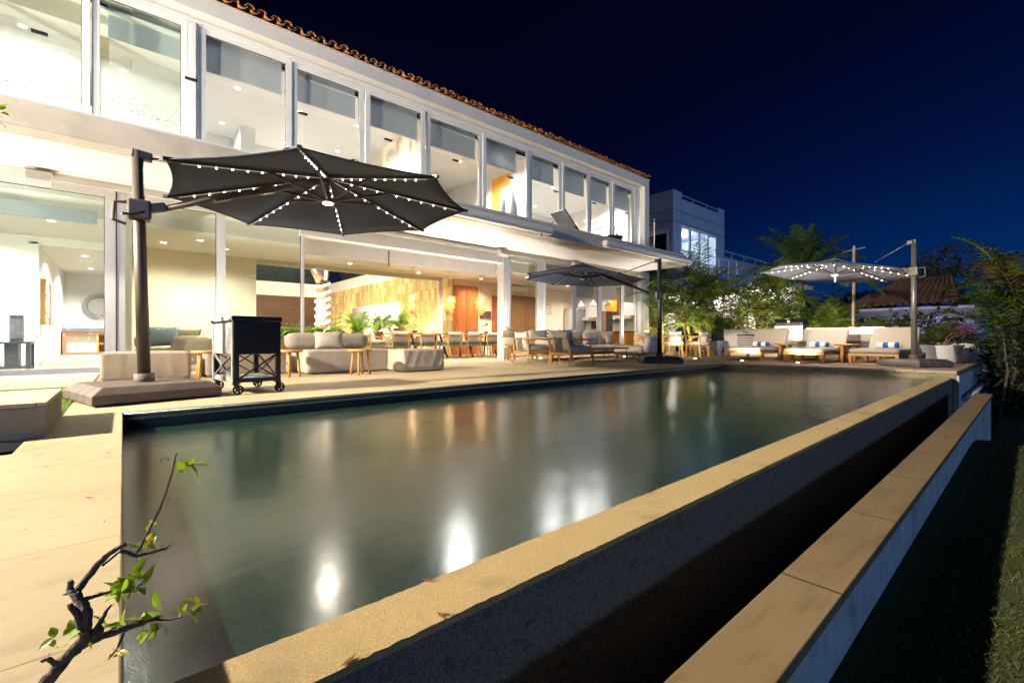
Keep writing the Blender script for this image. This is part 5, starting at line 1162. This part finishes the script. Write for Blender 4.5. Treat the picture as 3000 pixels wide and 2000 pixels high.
def leafcloud(n, box, size, seed, shell=None):
    rg = random.Random(seed); mb = MB()
    sx, sy, sz = box[1] - box[0], box[3] - box[2], box[5] - box[4]
    cl = [(rg.uniform(box[0], box[1]), rg.uniform(box[2], box[3]), rg.uniform(box[4], box[5]), rg.uniform(.15, .5)) for _ in range(60)]
    for k in range(n):
        if k % 3: c = cl[rg.randrange(60)]; p = Vector((rg.gauss(c[0], c[3] * min(1, .05 + sx * .35)), rg.gauss(c[1], c[3] * min(1, .05 + sy * .35)), rg.gauss(c[2], c[3] * min(1, .05 + sz * .35))))
        else: p = Vector((rg.uniform(box[0], box[1]), rg.uniform(box[2], box[3]), rg.uniform(box[4], box[5])))
        if p.z < box[4] - .1: continue
        a = Vector((rg.gauss(0, 1), rg.gauss(0, 1), rg.gauss(0, .7))).normalized(); b = a.cross(Vector((rg.gauss(0, 1), rg.gauss(0, 1), rg.gauss(0, 1)))).normalized(); s = size * rg.uniform(.6, 1.4)
        mb.add([p - a * s, p + b * s * .38, p + a * s, p - b * s * .38], [(0, 1, 2, 3)])
    return mb
def shrub(name, label, cat, box, n, size, seed, m='leafb', stems=5, kind=None, group=None):
    c = ((box[0] + box[1]) / 2, (box[2] + box[3]) / 2, box[4]); T = thing(name, label, cat, c, 0, group)
    lb = [box[0] - c[0], box[1] - c[0], box[2] - c[1], box[3] - c[1], 0, box[5] - box[4]]
    leafcloud(n, lb, size, seed).build('leaves', m, T)
    rg = random.Random(seed + 1); st = MB()
    for k in range(stems):
        x, y = rg.uniform(lb[0], lb[1]), rg.uniform(lb[2], lb[3])
        p0 = Vector((x, y, 0)); p1 = p0 + Vector((rg.uniform(-.3, .3), rg.uniform(-.3, .3), lb[5] * .5)); p2 = p1 + Vector((rg.uniform(-.4, .4), rg.uniform(-.4, .4), lb[5] * .42))
        st.tube([p0, p1, p2], [.03, .02, .006], 5)
    st.build('stems', 'twig', T)
    return T
shrub('hedge', 'tall small-leaved hedge with lights glinting through behind the patio table', 'hedge', (18.9, 19.5, 6.9, 10.2, -.1, 2.9), 4200, .075, 21, 'leafb', 14)
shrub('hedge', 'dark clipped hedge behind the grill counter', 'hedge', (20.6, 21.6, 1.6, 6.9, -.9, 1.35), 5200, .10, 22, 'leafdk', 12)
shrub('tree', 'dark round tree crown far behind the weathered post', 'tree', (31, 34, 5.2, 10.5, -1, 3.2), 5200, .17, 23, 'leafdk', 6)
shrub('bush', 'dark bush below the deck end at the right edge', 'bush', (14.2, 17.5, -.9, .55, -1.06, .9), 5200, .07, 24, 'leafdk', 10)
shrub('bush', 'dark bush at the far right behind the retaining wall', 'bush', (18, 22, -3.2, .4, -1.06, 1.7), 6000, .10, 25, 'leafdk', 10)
# palms at the far right
for k, (x, y, s, lab) in enumerate(((18.6, .75, .95, 'green palm at right, nearest the white pots'), (19.8, -.35, 1.65, 'tallest green palm at the right edge against the sky'), (17.8, .25, 1.0, 'palm with hanging fronds at the right picture edge'), (18.6, -.3, 1.35, 'outermost dark palm at the right picture edge'))):
    r = dup(first[k % 4], (x, y, -.9), k * 2.1 + .7, lab, 'palms beyond the deck end'); r.scale = (s * 1.12, s * 1.12, s * 1.12)
# royal palm
rg = random.Random(77); fm = MB()
for k in range(26):
    frond(fm, (0, 0, 4.05), 2 * PI * k / 26 + rg.uniform(-.3, .3), rg.choice((.25, .5, .8, 1.1, 1.35)) + rg.uniform(-.1, .1), rg.uniform(2.4, 3.1), rg.uniform(.9, 1.6), 40, .66, rg, .06, .9)
T = thing('royal_palm', 'tall royal palm with a green shaft rising behind the pale umbrella', 'palm', (22, 6.56, -1))
MB().tube([(0, 0, 0), (.03, 0, 2.4)], [.2, .16], 12).build('trunk', 'trunk', T, smooth=True); MB().tube([(.03, 0, 2.4), (.02, 0, 3.2), (0, 0, 4.1)], [.15, .17, .09], 12).build('crownshaft', 'royal', T, smooth=True); fm.build('crown', 'leafroyal', T)
# bare dark tree at the right
T = thing('tree', 'sparse dark leafed tree against the blue sky at right', 'tree', (34, 2.6, -1)); st = MB(); lv = MB(); rg = random.Random(9)
def grow(p, d, l, r, dep):
    q = p + d * l; st.tube([p, p.lerp(q, .5) + Vector((rg.uniform(-.06, .06), rg.uniform(-.06, .06), 0)) * l, q], [r, r * .8, r * .6], 5)
    if dep >= 2:
        for _ in range(9 if dep > 3 else 4):
            c = p.lerp(q, rg.random()) + Vector((rg.gauss(0, .14), rg.gauss(0, .14), rg.gauss(0, .12))); a = Vector((rg.gauss(0, 1), rg.gauss(0, 1), rg.gauss(0, 1))).normalized() * rg.uniform(.04, .10); b = a.cross(Vector((rg.gauss(0, 1), 0, 1))) * .5
            lv.add([c - a, c + b, c + a, c - b], [(0, 1, 2, 3)])
    if dep < 5:
        for _ in range(3 if dep else 5):
            nd = (d + Vector((rg.gauss(0, .6), rg.gauss(0, .75), rg.gauss(.05, .35)))).normalized(); grow(q, nd, l * rg.uniform(.6, .85), r * .6, dep + 1)
grow(Vector((0, 0, 0)), Vector((0, 0, 1)), 2.15, .12, 0)
st.build('trunk', 'twig', T); lv.build('crown', 'leafdk', T)
# red leaved shrub in the white pot
T = thing('potted_shrub', 'twisted shrub with red leaf clusters growing in the white ribbed pot', 'shrub', (15.55, 1.52, .38)); st = MB(); rg = random.Random(5); lv = MB(); lg = MB()
for k in range(8):
    a = rg.uniform(0, 6.28); p = Vector((.05 * math.cos(a), .05 * math.sin(a), 0)); pts = [p]
    for q in range(5): p = p + Vector((.09 * math.cos(a) + rg.gauss(0, .05), .09 * math.sin(a) + rg.gauss(0, .05), rg.uniform(.03, .13))); pts.append(p)
    st.tube(pts, [.022, .018, .014, .011, .008, .004], 5)
    tgt = lv if k in (0, 2, 3, 6) else lg
    for q in range(60):
        c = pts[-1] + Vector((rg.gauss(0, .09), rg.gauss(0, .09), rg.gauss(0, .06))); v = Vector((rg.gauss(0, 1), rg.gauss(0, 1), rg.gauss(0, 1))).normalized() * .03; b = v.cross(Vector((0, .3, 1))) * .6
        tgt.add([c - v, c + b, c + v, c - b], [(0, 1, 2, 3)])
st.build('stems', 'trunk', T); lv.build('red_leaves', 'red', T); lg.build('leaves', 'leafdk', T)

# courtyard planting
T = thing('planter_box', 'dark planter box at the courtyard edge full of green leaves', 'planter', (3.9, 13.7, 0)); MB().box(-1.1, 1.2, -.2, .2, .3, .62).build('box', 'doordk', T); MB().box(-1.1, 1.2, -.15, .15, 0, .298).build('plinth', 'screen', T)
shrub('planter_plants', 'low bright green leafy plants in the courtyard planter box', 'plants', (2.9, 5.1, 13.55, 13.85, .60, .92), 2400, .055, 31, 'fern', 0)
def fern(loc, s, seed, lab, nf=26):
    rg = random.Random(seed); mb = MB()
    for k in range(nf): frond(mb, (0, 0, 0), rg.uniform(0, 6.28), rg.uniform(.5, 1.3), rg.uniform(.55, .85) * s, rg.uniform(1.6, 2.6), 26, .10 * s, rg, .028, .2)
    T = thing('fern', lab, 'fern', loc, 0, 'ferns at the courtyard edge'); mb.build('fronds', 'fern', T); MB().lathe([(.0001, -.28), (.12, -.28), (.17, -.02), (.15, -.02), (.0001, -.04)], (0, 0, 0), 18).build('pot', 'terra', T)
fern((5.55, 13.75, .80), 1.55, 1, 'large fern left, drooping over the yellow lit plinth')
fern((6.25, 13.8, .85), 1.35, 2, 'fern in the middle of the courtyard edge')
fern((6.95, 13.85, .98), 1.4, 3, 'fern at right in a terracotta pot before the white opening')
T = thing('plinth', 'golden stone plinth under the ferns in the dining room', 'plinth', (6.2, 13.78, 0)); MB().box(-.95, 1.1, -.16, .16, 0, .52).build('body', 'stonewall', T); MB().box(.45, 1.05, -.13, .15, .522, .69).build('riser', 'terra', T)
# tree wound with rope light
T = thing('lit_tree', 'courtyard tree trunk wound with bright rope light', 'tree', (6.5, 20, 0)); MB().tube([(0, 0, 0), (-.03, 0, 1.4), (.0, 0, 2.5), (.02, 0, 3.1)], [.30, .25, .24, .28], 14).build('trunk', 'trunk', T, smooth=True)
bb = MB(); bb.tube([(-.02, 0, 2.95), (-.45, -.2, 3.6), (-1.1, -.5, 4.4)], [.2, .15, .1], 9); bb.tube([(.02, 0, 2.95), (.18, .1, 3.8), (.25, .3, 5)], [.2, .16, .1], 9); bb.build('branches', 'trunk', T, smooth=True)
cl = MB()
for k in range(9):
    z = .35 + k * .32
    cl.tube([(.285 * math.cos(a), .285 * math.sin(a), z + .10 * math.cos(a - .4)) for a in [2 * PI * i / 22 for i in range(23)]], .035, 6)
cl.tube([(-.25, -.2, 3.25), (-.65, -.42, 3.75)], .04, 6); cl.tube([(.05, -.22, 2.9), (.10, -.14, 3.7)], .04, 6)
cl.build('rope_light', 'coil', T, smooth=True)
lamp('POINT', 'tree_light', (6.0, 19.4, 1.8), 120, WARM, .25)

# ------------------------------------------------------------------ neighbours
T = thing('neighbour_tower', 'bluish white square neighbouring house tower with four lit windows and a roof rail', 'building', (24, 13.6, -1)); O = Vector((24, 13.6, -1))
def nb(mb, nm, m, p=None, **k): mb.xf(Matrix.Translation(-O)); return mb.build(nm, m, p or T, **k)
w = MB(); w.box(24, 24.88, 13.6, 20, -1, 8.85); w.box(29.45, 30.57, 13.6, 20, -1, 8.85); w.box(24.88, 29.45, 13.6, 20, 7.28, 8.85); w.box(24.88, 29.45, 13.6, 20, -1, 4.5); w.box(24.9, 29.4, 17, 17.2, 4.5, 7.28)
nb(w, 'walls', 'tower'); nb(B(24, 25.0, 13.6, 14.3, 8.85, 9.22), 'parapet', 'tower'); nb(B(29.7, 30.57, 13.6, 14.3, 8.85, 9.22), 'parapet', 'tower'); nb(B(24, 24.3, 14.3, 20, 8.85, 9.22), 'parapet', 'tower')
r_ = MB().bar((25.0, 13.7, 9.12), (29.7, 13.7, 9.12), .06); [r_.bar((x, 13.7, 8.85), (x, 13.7, 9.12), .08) for x in (26.5, 28.2)]; nb(r_, 'roof_rail', 'tower')
j = MB(); [j.box(23.995, 30.575, 13.594, 13.599, z, z + .03) for z in (8.05, 7.40)]; j.box(24.93, 24.955, 13.594, 13.599, 7.40, 8.9); [j.box(23.994, 23.999, 13.6, 20, z, z + .03) for z in (8.05, 7.40)]; j.box(23.994, 23.999, 15.6, 15.63, 4, 9.2); nb(j, 'panel_joints', 'frame_d')
for k in range(4):
    x0 = 24.92 + k * 1.13
    fm = MB(); fm.box(x0, x0 + .09, 13.62, 13.7, 4.52, 7.26); fm.box(x0 + 1.02, x0 + 1.11, 13.62, 13.7, 4.52, 7.26); fm.box(x0, x0 + 1.11, 13.625, 13.69, 7.17, 7.26); f = nb(fm, 'window', 'frame')
    nb(B(x0 + .08, x0 + 1.03, 13.65, 13.66, 4.5, 7.2), 'pane', 'clear', f)
fm = MB(); fm.box(23.95, 23.998, 13.9, 14.0, 4.4, 7.0); fm.box(23.95, 23.998, 16.4, 16.5, 4.4, 7.0); fm.box(23.95, 23.998, 14.0, 16.4, 6.75, 7.0); f = nb(fm, 'window', 'frame'); nb(B(23.97, 23.998, 14.0, 16.4, 4.4, 6.75), 'pane', 'glassdark', f)
nb(B(30.572, 42, 13.7, 20, -1, 6.15), 'side_wing', 'tower'); r_ = MB().bar((30.6, 13.75, 6.55), (42, 13.75, 6.55), .07); [r_.bar((x, 13.75, 6.15), (x, 13.75, 6.55), .09) for x in (32, 34, 36, 38)]; nb(r_, 'wing_rail', 'white')
r_ = MB(); [r_.bar((24.6, 12.7, z), (30.4, 12.7, z), .05) for z in (5.55, 5.0)]; [r_.bar((x, 12.7, 4.4), (x, 12.7, 5.55), .04) for x in (25, 26.4, 27.8, 29.2, 30.4)]; nb(r_, 'balcony_rail', 'frame'); nb(B(24, 30.57, 12.6, 13.59, 4.3, 4.45), 'balcony', 'tower')
lamp('POINT', 'tower_room_light', (27, 15.2, 6.9), 90, (.92, .94, 1), .2)
T = thing('neighbour_veranda', 'low white neighbouring veranda lit brightly behind the hedge', 'building', (22.5, 9, -1)); O = Vector((22.5, 9, -1))
nb(B(22.4, 22.6, 6.9, 13.4, -1, 2.75), 'wall', 'white'); nb(B(21.2, 23.5, 6.5, 13.4, 2.76, 2.95), 'roof_slab', 'white')
for y in (7.4, 9.4, 11.4): f = nb(B(22.34, 22.398, y, y + 1.2, -.9, 1.6), 'window', 'frame'); nb(B(22.33, 22.339, y + .1, y + 1.1, -.8, 1.5), 'pane', 'glassdark', f)
for y in (8.1, 10.3, 12.3): lamp('POINT', 'veranda_light', (21.7, y, 2.3), 34, (1, .95, .85), .12)
T = thing('tiled_house', 'distant low house with brown barrel tile roof and pale violet awnings', 'house', (29, 3.6, -1)); O = Vector((29, 3.6, -1))
rt = MB(); nC = 15
def roofpt(s, t): return Vector((27.6 + 3.2 * t, (6.4 - 4.3 * s) * (1 - t) + (4.6 - 2.0 * s) * t, 2.1 + 1.5 * t))
vs = []; ncol = nC * 8
for i in range(ncol + 1):
    for jx in range(13):
        s = i / ncol; t = jx / 12; p = roofpt(s, t); p.z += .11 * abs(math.sin(PI * s * nC)) + .03 * (1 - (t * 6) % 1); vs.append(p)
rt.add(vs, [(i * 13 + k, (i + 1) * 13 + k, (i + 1) * 13 + k + 1, i * 13 + k + 1) for i in range(ncol) for k in range(12)])
hb = MB(); 
rt.add([roofpt(0, 0), roofpt(0, 1), (34, 4.6, 3.4), (34, 6.6, 2.1)], [(0, 1, 2, 3)]); rt.add([roofpt(1, 0), roofpt(1, 1), (34, 2.6, 3.4), (34, 1.8, 2.1)], [(0, 1, 2, 3)])
nb(rt, 'roof', 'roofdk'); nb(B(28.0, 34, 1.7, 6.2, -1, 2.08), 'wall', 'pinkcl')
aw = MB(); aw.add([(27.95, 1.5, 1.95), (27.95, 6.4, 1.95), (26.6, 6.5, 1.45), (26.6, 1.2, 1.55)], [(0, 1, 2, 3)]); nb(aw, 'awning', 'pinkcl', solid=.03); aw = MB()
for k in range(5): aw.add([(27.5, 1.4 + k * 1.0, 1.25 + .1 * (k % 2)), (27.5, 2.4 + k * 1.0, 1.2), (26.3, 2.45 + k * 1.0, .75), (26.3, 1.35 + k * 1.0, .85)], [(0, 1, 2, 3)])
nb(aw, 'lower_awning', 'pinkcl', solid=.03)
T = thing('post', 'tall thin weathered post with a small cross arm behind the right lounger', 'post', (18, 3.86, -1)); MB().tube([(0, 0, 0), (0, -.03, 4.62)], [.05, .045], 8).build('shaft', 'post', T, smooth=True); MB().bar((0, -.32, 4.52), (0, .22, 4.46), .03).build('cross_arm', 'blackm', T)

# ------------------------------------------------------------------ flowering branch close to the camera
Fv = Vector((math.cos(A_), math.sin(A_), 0)); Rv = Vector((math.sin(A_), -math.cos(A_), 0))
def at(px, py, d): return Vector((0, 0, .6)) + (Fv + Rv * ((px - 1500) / 1321) + Vector((0, 0, (992 - py) / 1321))) * d
def leaf(mb, base, dirv, l, w, rg, curl=.25):
    dirv = dirv.normalized(); n = Vector((rg.gauss(0, .5), rg.gauss(0, .5), 1)); s = dirv.cross(n).normalized(); n = s.cross(dirv)
    pr = [(0, .06), (.2, .75), (.45, 1), (.7, .7), (.88, .3), (1, .02)]; vs = []
    for t, ww in pr:
        c = base + dirv * l * t - n * curl * l * t * t
        vs += [c - s * w * ww + n * w * ww * .35, c, c + s * w * ww + n * w * ww * .35]
    mb.add(vs, [(3 * i + k, 3 * i + k + 1, 3 * i + 4 + k, 3 * i + 3 + k) for i in range(5) for k in range(2)])
T = thing('shrub_branch', 'gnarled dark branch with fresh green leaves reaching up in front of the pool', 'branch', (0, 0, 0)); rg = random.Random(12)
st = MB(); D = .62
def twig(pl, r0, r1, d0, d1):
    r0 *= .86; r1 *= .86
    n = len(pl); pts = []
    for i, p in enumerate(pl):
        q = at(p[0], p[1], d0 + (d1 - d0) * i / (n - 1)); pts.append(q)
    fine = []; rr = []
    for i in range(n - 1):
        for s in range(4):
            t = s / 4; fine.append(pts[i].lerp(pts[i + 1], t) + Vector((rg.gauss(0, 1), rg.gauss(0, 1), rg.gauss(0, 1))) * r0 * .09); rr.append((r0 + (r1 - r0) * (i + t) / (n - 1)) * rg.uniform(.88, 1.18))
    fine.append(pts[-1]); rr.append(r1); st.tube(fine, rr, 8); return pts
root = [(-.22, .42, -.62), (-.26, .62, -.25)]
st.tube(root + [at(60, 2100, .56), at(130, 2005, .58)], [.016, .014, .011, .0095], 8)
twig([(130, 2005), (190, 1930), (243, 1875), (300, 1840)], .0095, .0068, .58, .62)
twig([(243, 1875), (258, 1800), (240, 1760), (205, 1735), (205, 1700)], .0075, .0035, .60, .62)
twig([(250, 1850), (250, 1780), (225, 1745), (222, 1730)], .007, .006, .61, .63)
twig([(222, 1735), (280, 1660), (320, 1620), (370, 1592)], .0058, .0035, .63, .66)
twig([(300, 1655), (330, 1632), (350, 1615)], .0026, .0016, .64, .65)
twig([(352, 1612), (400, 1628), (440, 1618), (475, 1608), (492, 1604)], .0034, .0015, .655, .68)
twig([(402, 1620), (432, 1560), (468, 1490), (500, 1400), (515, 1335), (517, 1326)], .0024, .0008, .66, .70)
twig([(212, 1735), (196, 1738), (186, 1740)], .003, .0012, .62, .62)
twig([(235, 1760), (280, 1745), (325, 1733)], .0036, .0018, .61, .64)
twig([(242, 1850), (228, 1800), (204, 1768)], .0052, .0036, .60, .60)
twig([(262, 1865), (296, 1820), (310, 1790), (325, 1772)], .0042, .0016, .61, .64)
twig([(240, 1890), (300, 1862), (370, 1838), (430, 1815), (462, 1808)], .0062, .0044, .62, .70)
twig([(430, 1815), (500, 1815), (560, 1800), (588, 1775)], .002, .0007, .69, .72)
twig([(362, 1852), (345, 1895), (318, 1930)], .0022, .0012, .66, .66)
twig([(165, 1945), (140, 1928), (120, 1938)], .0036, .0025, .58, .57)
twig([(400, 1722), (430, 1690), (445, 1678)], .0014, .0006, .66, .67)
for px, py in ((470, 1350), (497, 1345), (487, 1468), (462, 1500), (495, 1600), (478, 1598)):
    a = at(px, py, .69); st.tube([a, a + Vector((rg.uniform(-.006, .006), 0, rg.uniform(.002, .008)))], [.0012, .0004], 5)
st.build('wood', 'twig', T, smooth=True)
lv = MB(); yl = MB()
def cluster(px, py, d, n, l, spread, mbx=None, up=.3):
    for k in range(n):
        b = at(px + rg.gauss(0, spread), py + rg.gauss(0, spread * .8), d + rg.gauss(0, .006)); v = Rv * rg.gauss(0, 1) + Vector((0, 0, 1)) * rg.gauss(up, .8) + Fv * rg.gauss(0, .6)
        leaf(mbx or lv, b, v, l * rg.uniform(.7, 1.2), l * rg.uniform(.2, .3), rg)
for (px, py, dx, dy, l) in ((522, 1345, 40, 30, .032), (545, 1368, 60, -20, .034), (555, 1360, 45, 50, .036), (548, 1372, 20, -40, .022), (530, 1375, -20, 10, .015), (525, 1350, 12, 40, .02)):
    leaf(lv, at(px, py, .70), Rv * dx + Vector((0, 0, -dy)), l, l * .3, rg)
cluster(365, 1735, .65, 16, .026, 22); cluster(385, 1705, .66, 7, .028, 16); cluster(330, 1755, .645, 5, .02, 12); cluster(420, 1600, .67, 5, .016, 10); cluster(440, 1590, .675, 6, .014, 8, yl, .8); cluster(450, 1530, .68, 3, .014, 6)
cluster(350, 1832, .67, 7, .030, 18); cluster(390, 1815, .68, 6, .026, 14); cluster(455, 1790, .69, 4, .026, 10, None, .8); cluster(455, 1830, .69, 4, .028, 10, None, -1.2); cluster(540, 1790, .71, 8, .024, 18); cluster(575, 1775, .715, 6, .018, 8, yl, .8); cluster(425, 1840, .69, 5, .02, 16, None, -.6)
cluster(180, 1870, .59, 5, .020, 12); cluster(215, 1840, .60, 3, .02, 6); cluster(160, 1900, .58, 4, .016, 8); cluster(338, 1915, .66, 4, .018, 6, yl, -.2); cluster(250, 1880, .62, 3, .012, 8)
lv.build('leaves', 'bright', T, smooth=True); yl.build('young_leaves', 'yleaf', T, smooth=True)
T = thing('tree_sprig', 'bright green leaf sprig hanging in at the left picture edge', 'sprig', (0, 0, 0)); lv = MB(); st = MB(); rg = random.Random(2)
base = Vector((-1.35, 4.75, 2.5)); st.tube([(-2.9, 6.9, -.02), (-2.7, 6.6, 1.5), (-2.1, 5.7, 2.5), base], [.05, .04, .025, .012], 7); tips = [at(8, 345, 3.3), at(18, 372, 3.3), at(0, 330, 3.3), at(-40, 350, 3.3)]
for q in tips:
    st.tube([base, base.lerp(q, .5) + Vector((0, 0, .04)), q], [.008, .005, .002], 5)
    for k in range(11): leaf(lv, base.lerp(q, rg.uniform(.72, 1.0)) + Vector((rg.gauss(0, .012), rg.gauss(0, .012), rg.gauss(0, .02))), Rv * rg.gauss(.2, 1) + Vector((0, 0, rg.gauss(-.2, 1))), rg.uniform(.04, .07), .017, rg)
st.build('stem', 'twig', T); lv.build('leaves', 'bright', T, smooth=True)

# ------------------------------------------------------------------ lamps
def downs(lst, z, power, color, cone=150, up=False, real=True):
    for k, (x, y) in enumerate(lst):
        lamp('SPOT', 'downlight_lamp', (x, y, z - .03), power, color, .2, (x, y, z - 2), cone, .9)
dl = MB()
def fixture(lst, z):
    for x, y in lst: dl.lathe([(.0001, -.004), (.05, -.004), (.06, 0), (.0001, .001)], (x - 5, y - 12, z), 14)
U = [(-1.4, 12.2), (.0, 12.8), (-3, 12.5), (2.0, 12.0), (3.4, 12.2), (4.8, 12.0), (2.0, 14.2), (3.6, 14.4), (5.0, 14.0), (6.9, 12.0), (8.3, 12.2), (7.4, 13.0), (8.7, 10.95), (10.8, 12.2), (12.4, 12.0), (13.8, 11.8), (14.9, 11.8), (11.8, 14.0), (13.6, 14.2)]
downs(U, 6.352, 520, COOL); fixture(U, 6.359)
A1 = [(-1.0, 11.9), (-2.6, 12.4), (-4.2, 12.2), (-2.0, 13.2)]; downs(A1, 2.772, 260, COOL); fixture(A1, 2.779)
A2 = [(-.7, 15.2), (-.7, 17.8)]; downs(A2, 2.61, 420, COOL); fixture(A2, 2.619)
B1 = [(.7, 12.9), (1.3, 12.1), (1.9, 12.9)]; downs(B1, 2.772, 105, (1, .88, .66)); fixture(B1, 2.779)
D1 = [(3.9, 11.8), (5.0, 13.0), (6.2, 11.6), (7.4, 13.3), (8.6, 11.7), (9.9, 13.2), (10.9, 11.8), (12.4, 12.6)]; downs(D1, 2.772, 165, (1, .84, .62)); fixture(D1, 2.779)
K1 = [(13.9, 12.6), (14.9, 12.9), (15.2, 11.4), (13.6, 11.3)]; downs(K1, 2.772, 62, WHITE); fixture(K1, 2.779)
dl.build('downlights', 'down', H)
lamp('POINT', 'awning_light', (26.0, 3.4, 1.2), 26, (.62, .58, 1), .3); lamp('POINT', 'roof_wash_light', (24.5, 3.4, 3.6), 9, (1, .72, .5), .3)
for p, q, e in (((8.2, 15.2, .1), (9.1, 16.2, 2.2), 170), ((8.0, 18.5, .1), (9.1, 19.5, 2.2), 200), ((8.0, 23.5, .1), (9.1, 24.5, 2.4), 220), ((5.0, 25.0, .1), (5, 27.5, 2.6), 160)):
    lamp('SPOT', 'courtyard_uplight', p, e, WARM, .08, q, 130, .9)
lamp('POINT', 'gallery_light', (9.9, 22, 5.6), 160, WHITE, .1); lamp('POINT', 'corridor_light', (10.4, 20.4, 2.7), 150, WHITE, .1); lamp('POINT', 'corridor_light', (10.4, 25, 2.7), 190, WHITE, .1); lamp('POINT', 'courtyard_light', (4.2, 22, 4.6), 160, WHITE, .15)
for k, (x, y, tx, ty, e, lab) in enumerate(((16.9, 8.9, 18.0, 9.4, 105, 'small added black garden spot brightening the hedge behind the patio table'), (15.9, 9.6, 16.8, 9.8, 80, 'small added black garden spot brightening the palms at the house corner'), (18.6, 7.0, 19.8, 7.4, 110, 'small added black garden spot at the right end of the hedge'), (17.6, 4.4, 19, 4.6, 70, 'small added black garden spot hidden behind the grill counter'), (20.9, 6.3, 22, 6.6, 200, 'small added black garden spot brightening the royal palm'))):  # spots added out of sight to brighten the hedge and palms
    T = thing('added_garden_spot', lab, 'garden light', (x, y, 0), 0, 'added garden spots in the planting'); MB().tube([(0, 0, -.05), (0, 0, .10)], .012, 6).build('spike', 'blackm', T); MB().lathe([(.0001, .1), (.035, .1), (.045, .17), (.03, .165), (.0001, .15)], (0, 0, 0), 14).build('head', 'blackm', T)
    lamp('SPOT', 'added_spot_light', (x, y, .19), e, (1, .84, .48), .03, (tx, ty, 1.9), 120, .9)
lt = MB(); rg = random.Random(31)
for k in range(70):
    if k < 30: x, y, z = rg.uniform(.3, 7), rg.choice((1.0, 1.17)) + rg.gauss(0, .012), -.117
    else: x, y, z = (rg.uniform(-.42, -.02), rg.uniform(.9, 4.8), .004) if k < 42 else (rg.uniform(0, 9), rg.uniform(5.0, 7), .004)
    a = rg.uniform(0, 6.28); l = rg.uniform(.006, .022) * (1 if k < 42 else 1.8); u = Vector((math.cos(a), math.sin(a), 0)) * l; v = Vector((-u.y, u.x, 0)) * .3; c = Vector((x, y, z))
    lt.add([c - u, c + v, c + u + Vector((0, 0, .004)), c - v], [(0, 1, 2, 3)])
g = lt.build('leaf_litter', 'leafold'); g['kind'] = 'stuff'
# town lights across the bay, behind the camera; they glint in the window panes
tl = MB(); rg = random.Random(8)
def town(px, py, r=.5, t=260):
    p = at(px, py, t); tl.add([(p.x + a * r, 20.5 - p.y + b * r, p.z + c * r * .8) for a, b, c in ((1, 0, 0), (0, 1, 0), (-1, 0, 0), (0, -1, 0), (0, 0, 1), (0, 0, -1))], [(0, 1, 4), (1, 2, 4), (2, 3, 4), (3, 0, 4), (1, 0, 5), (2, 1, 5), (3, 2, 5), (0, 3, 5)])
for k in range(26): t_ = rg.random(); town(560 + 260 * t_ + rg.gauss(0, 6), 812 + 30 * (t_ if t_ > .4 else .4 - t_) + rg.gauss(0, 4), rg.uniform(.15, .34))
for k in range(16): town(440 + rg.uniform(-10, 110), 822 + rg.gauss(0, 6), rg.uniform(.12, .28))
for k in range(90): town(rg.uniform(-60, 300), 965 + rg.gauss(0, 18), rg.uniform(.13, .36))
for k in range(40): town(rg.uniform(440, 640), 960 + rg.gauss(0, 14), rg.uniform(.15, .34))
for k in range(50): town(rg.uniform(850, 2200), 950 + rg.gauss(0, 22), rg.uniform(.12, .28))
g = tl.build('town_lights', glow('town_light', (.85, .92, 1), 28)); g['kind'] = 'stuff'
# hub lamps of the two lit umbrellas
lamp('SPOT', 'umbrella_lamp', (1.93, 5.74, 2.24), 22, (1, .88, .74), .05, (1.93, 5.74, 0), 150, .8)
lamp('SPOT', 'umbrella_lamp', (13.55, 3.28, 2.14), 45, (1, .86, .74), .05, (13.55, 3.28, 0), 155, .8)
# two terrace lamps on the house front, further left along the facade
T = thing('lamp_post', 'tall terrace lamp post with a flood head, beyond the left picture edge', 'lamp', (-6.6, 6.3, 0)); MB().tube([(0, 0, 0), (0, 0, 4.3)], [.06, .045], 10).build('post', 'blackm', T); MB().box(-.22, -.02, -.12, .12, 4.28, 4.5).build('housing', 'blackm', T, bev=.01); MB().box(-.019, -.012, -.1, .1, 4.3, 4.48).build('lens', 'down', T)
lamp('SPOT', 'terrace_flood', (-6.45, 6.3, 4.4), 4200, (1, .89, .69), .12, (8.0, .8, -.1), 84, 1)
lamp('SPOT', 'terrace_flood', (-6.45, 6.5, 4.55), 1700, (1, .90, .74), .12, (5.5, 9.0, 3.0), 75, 1)  # second flood, added to brighten the slab and lintel fronts
T = thing('balcony_lamp', 'white balcony flood lamp on the railing, beyond the left picture edge', 'lamp', (-6.5, 8.6, 4.0)); MB().box(-.16, .1, -.12, .12, -.1, .1).build('housing', 'frame', T, bev=.01); MB().box(-.02, .02, -.02, .02, -.43, -.1).build('stand', 'frame', T); MB().box(.101, .108, -.1, .1, -.08, .08).build('lens', 'down', T)
lamp('SPOT', 'balcony_flood', (-6.35, 8.6, 4.0), 1700, (1, .88, .74), .1, (7, 10.2, 6.6), 70, 1)
T = thing('wall_lamp', 'white wall lamp on the house front, beyond the left picture edge', 'lamp', (-3.4, 10.12, 2.4)); MB().lathe([(.0001, -.12), (.06, -.12), (.07, .1), (.0001, .12)], (0, 0, 0), 16).build('shade', 'frame', T); MB().box(-.05, .05, .03, .08, -.06, .06).build('bracket', 'frame', T)
lamp('POINT', 'wall_lamp_light', (-3.4, 9.85, 2.4), 150, (1, .95, .88), .1)
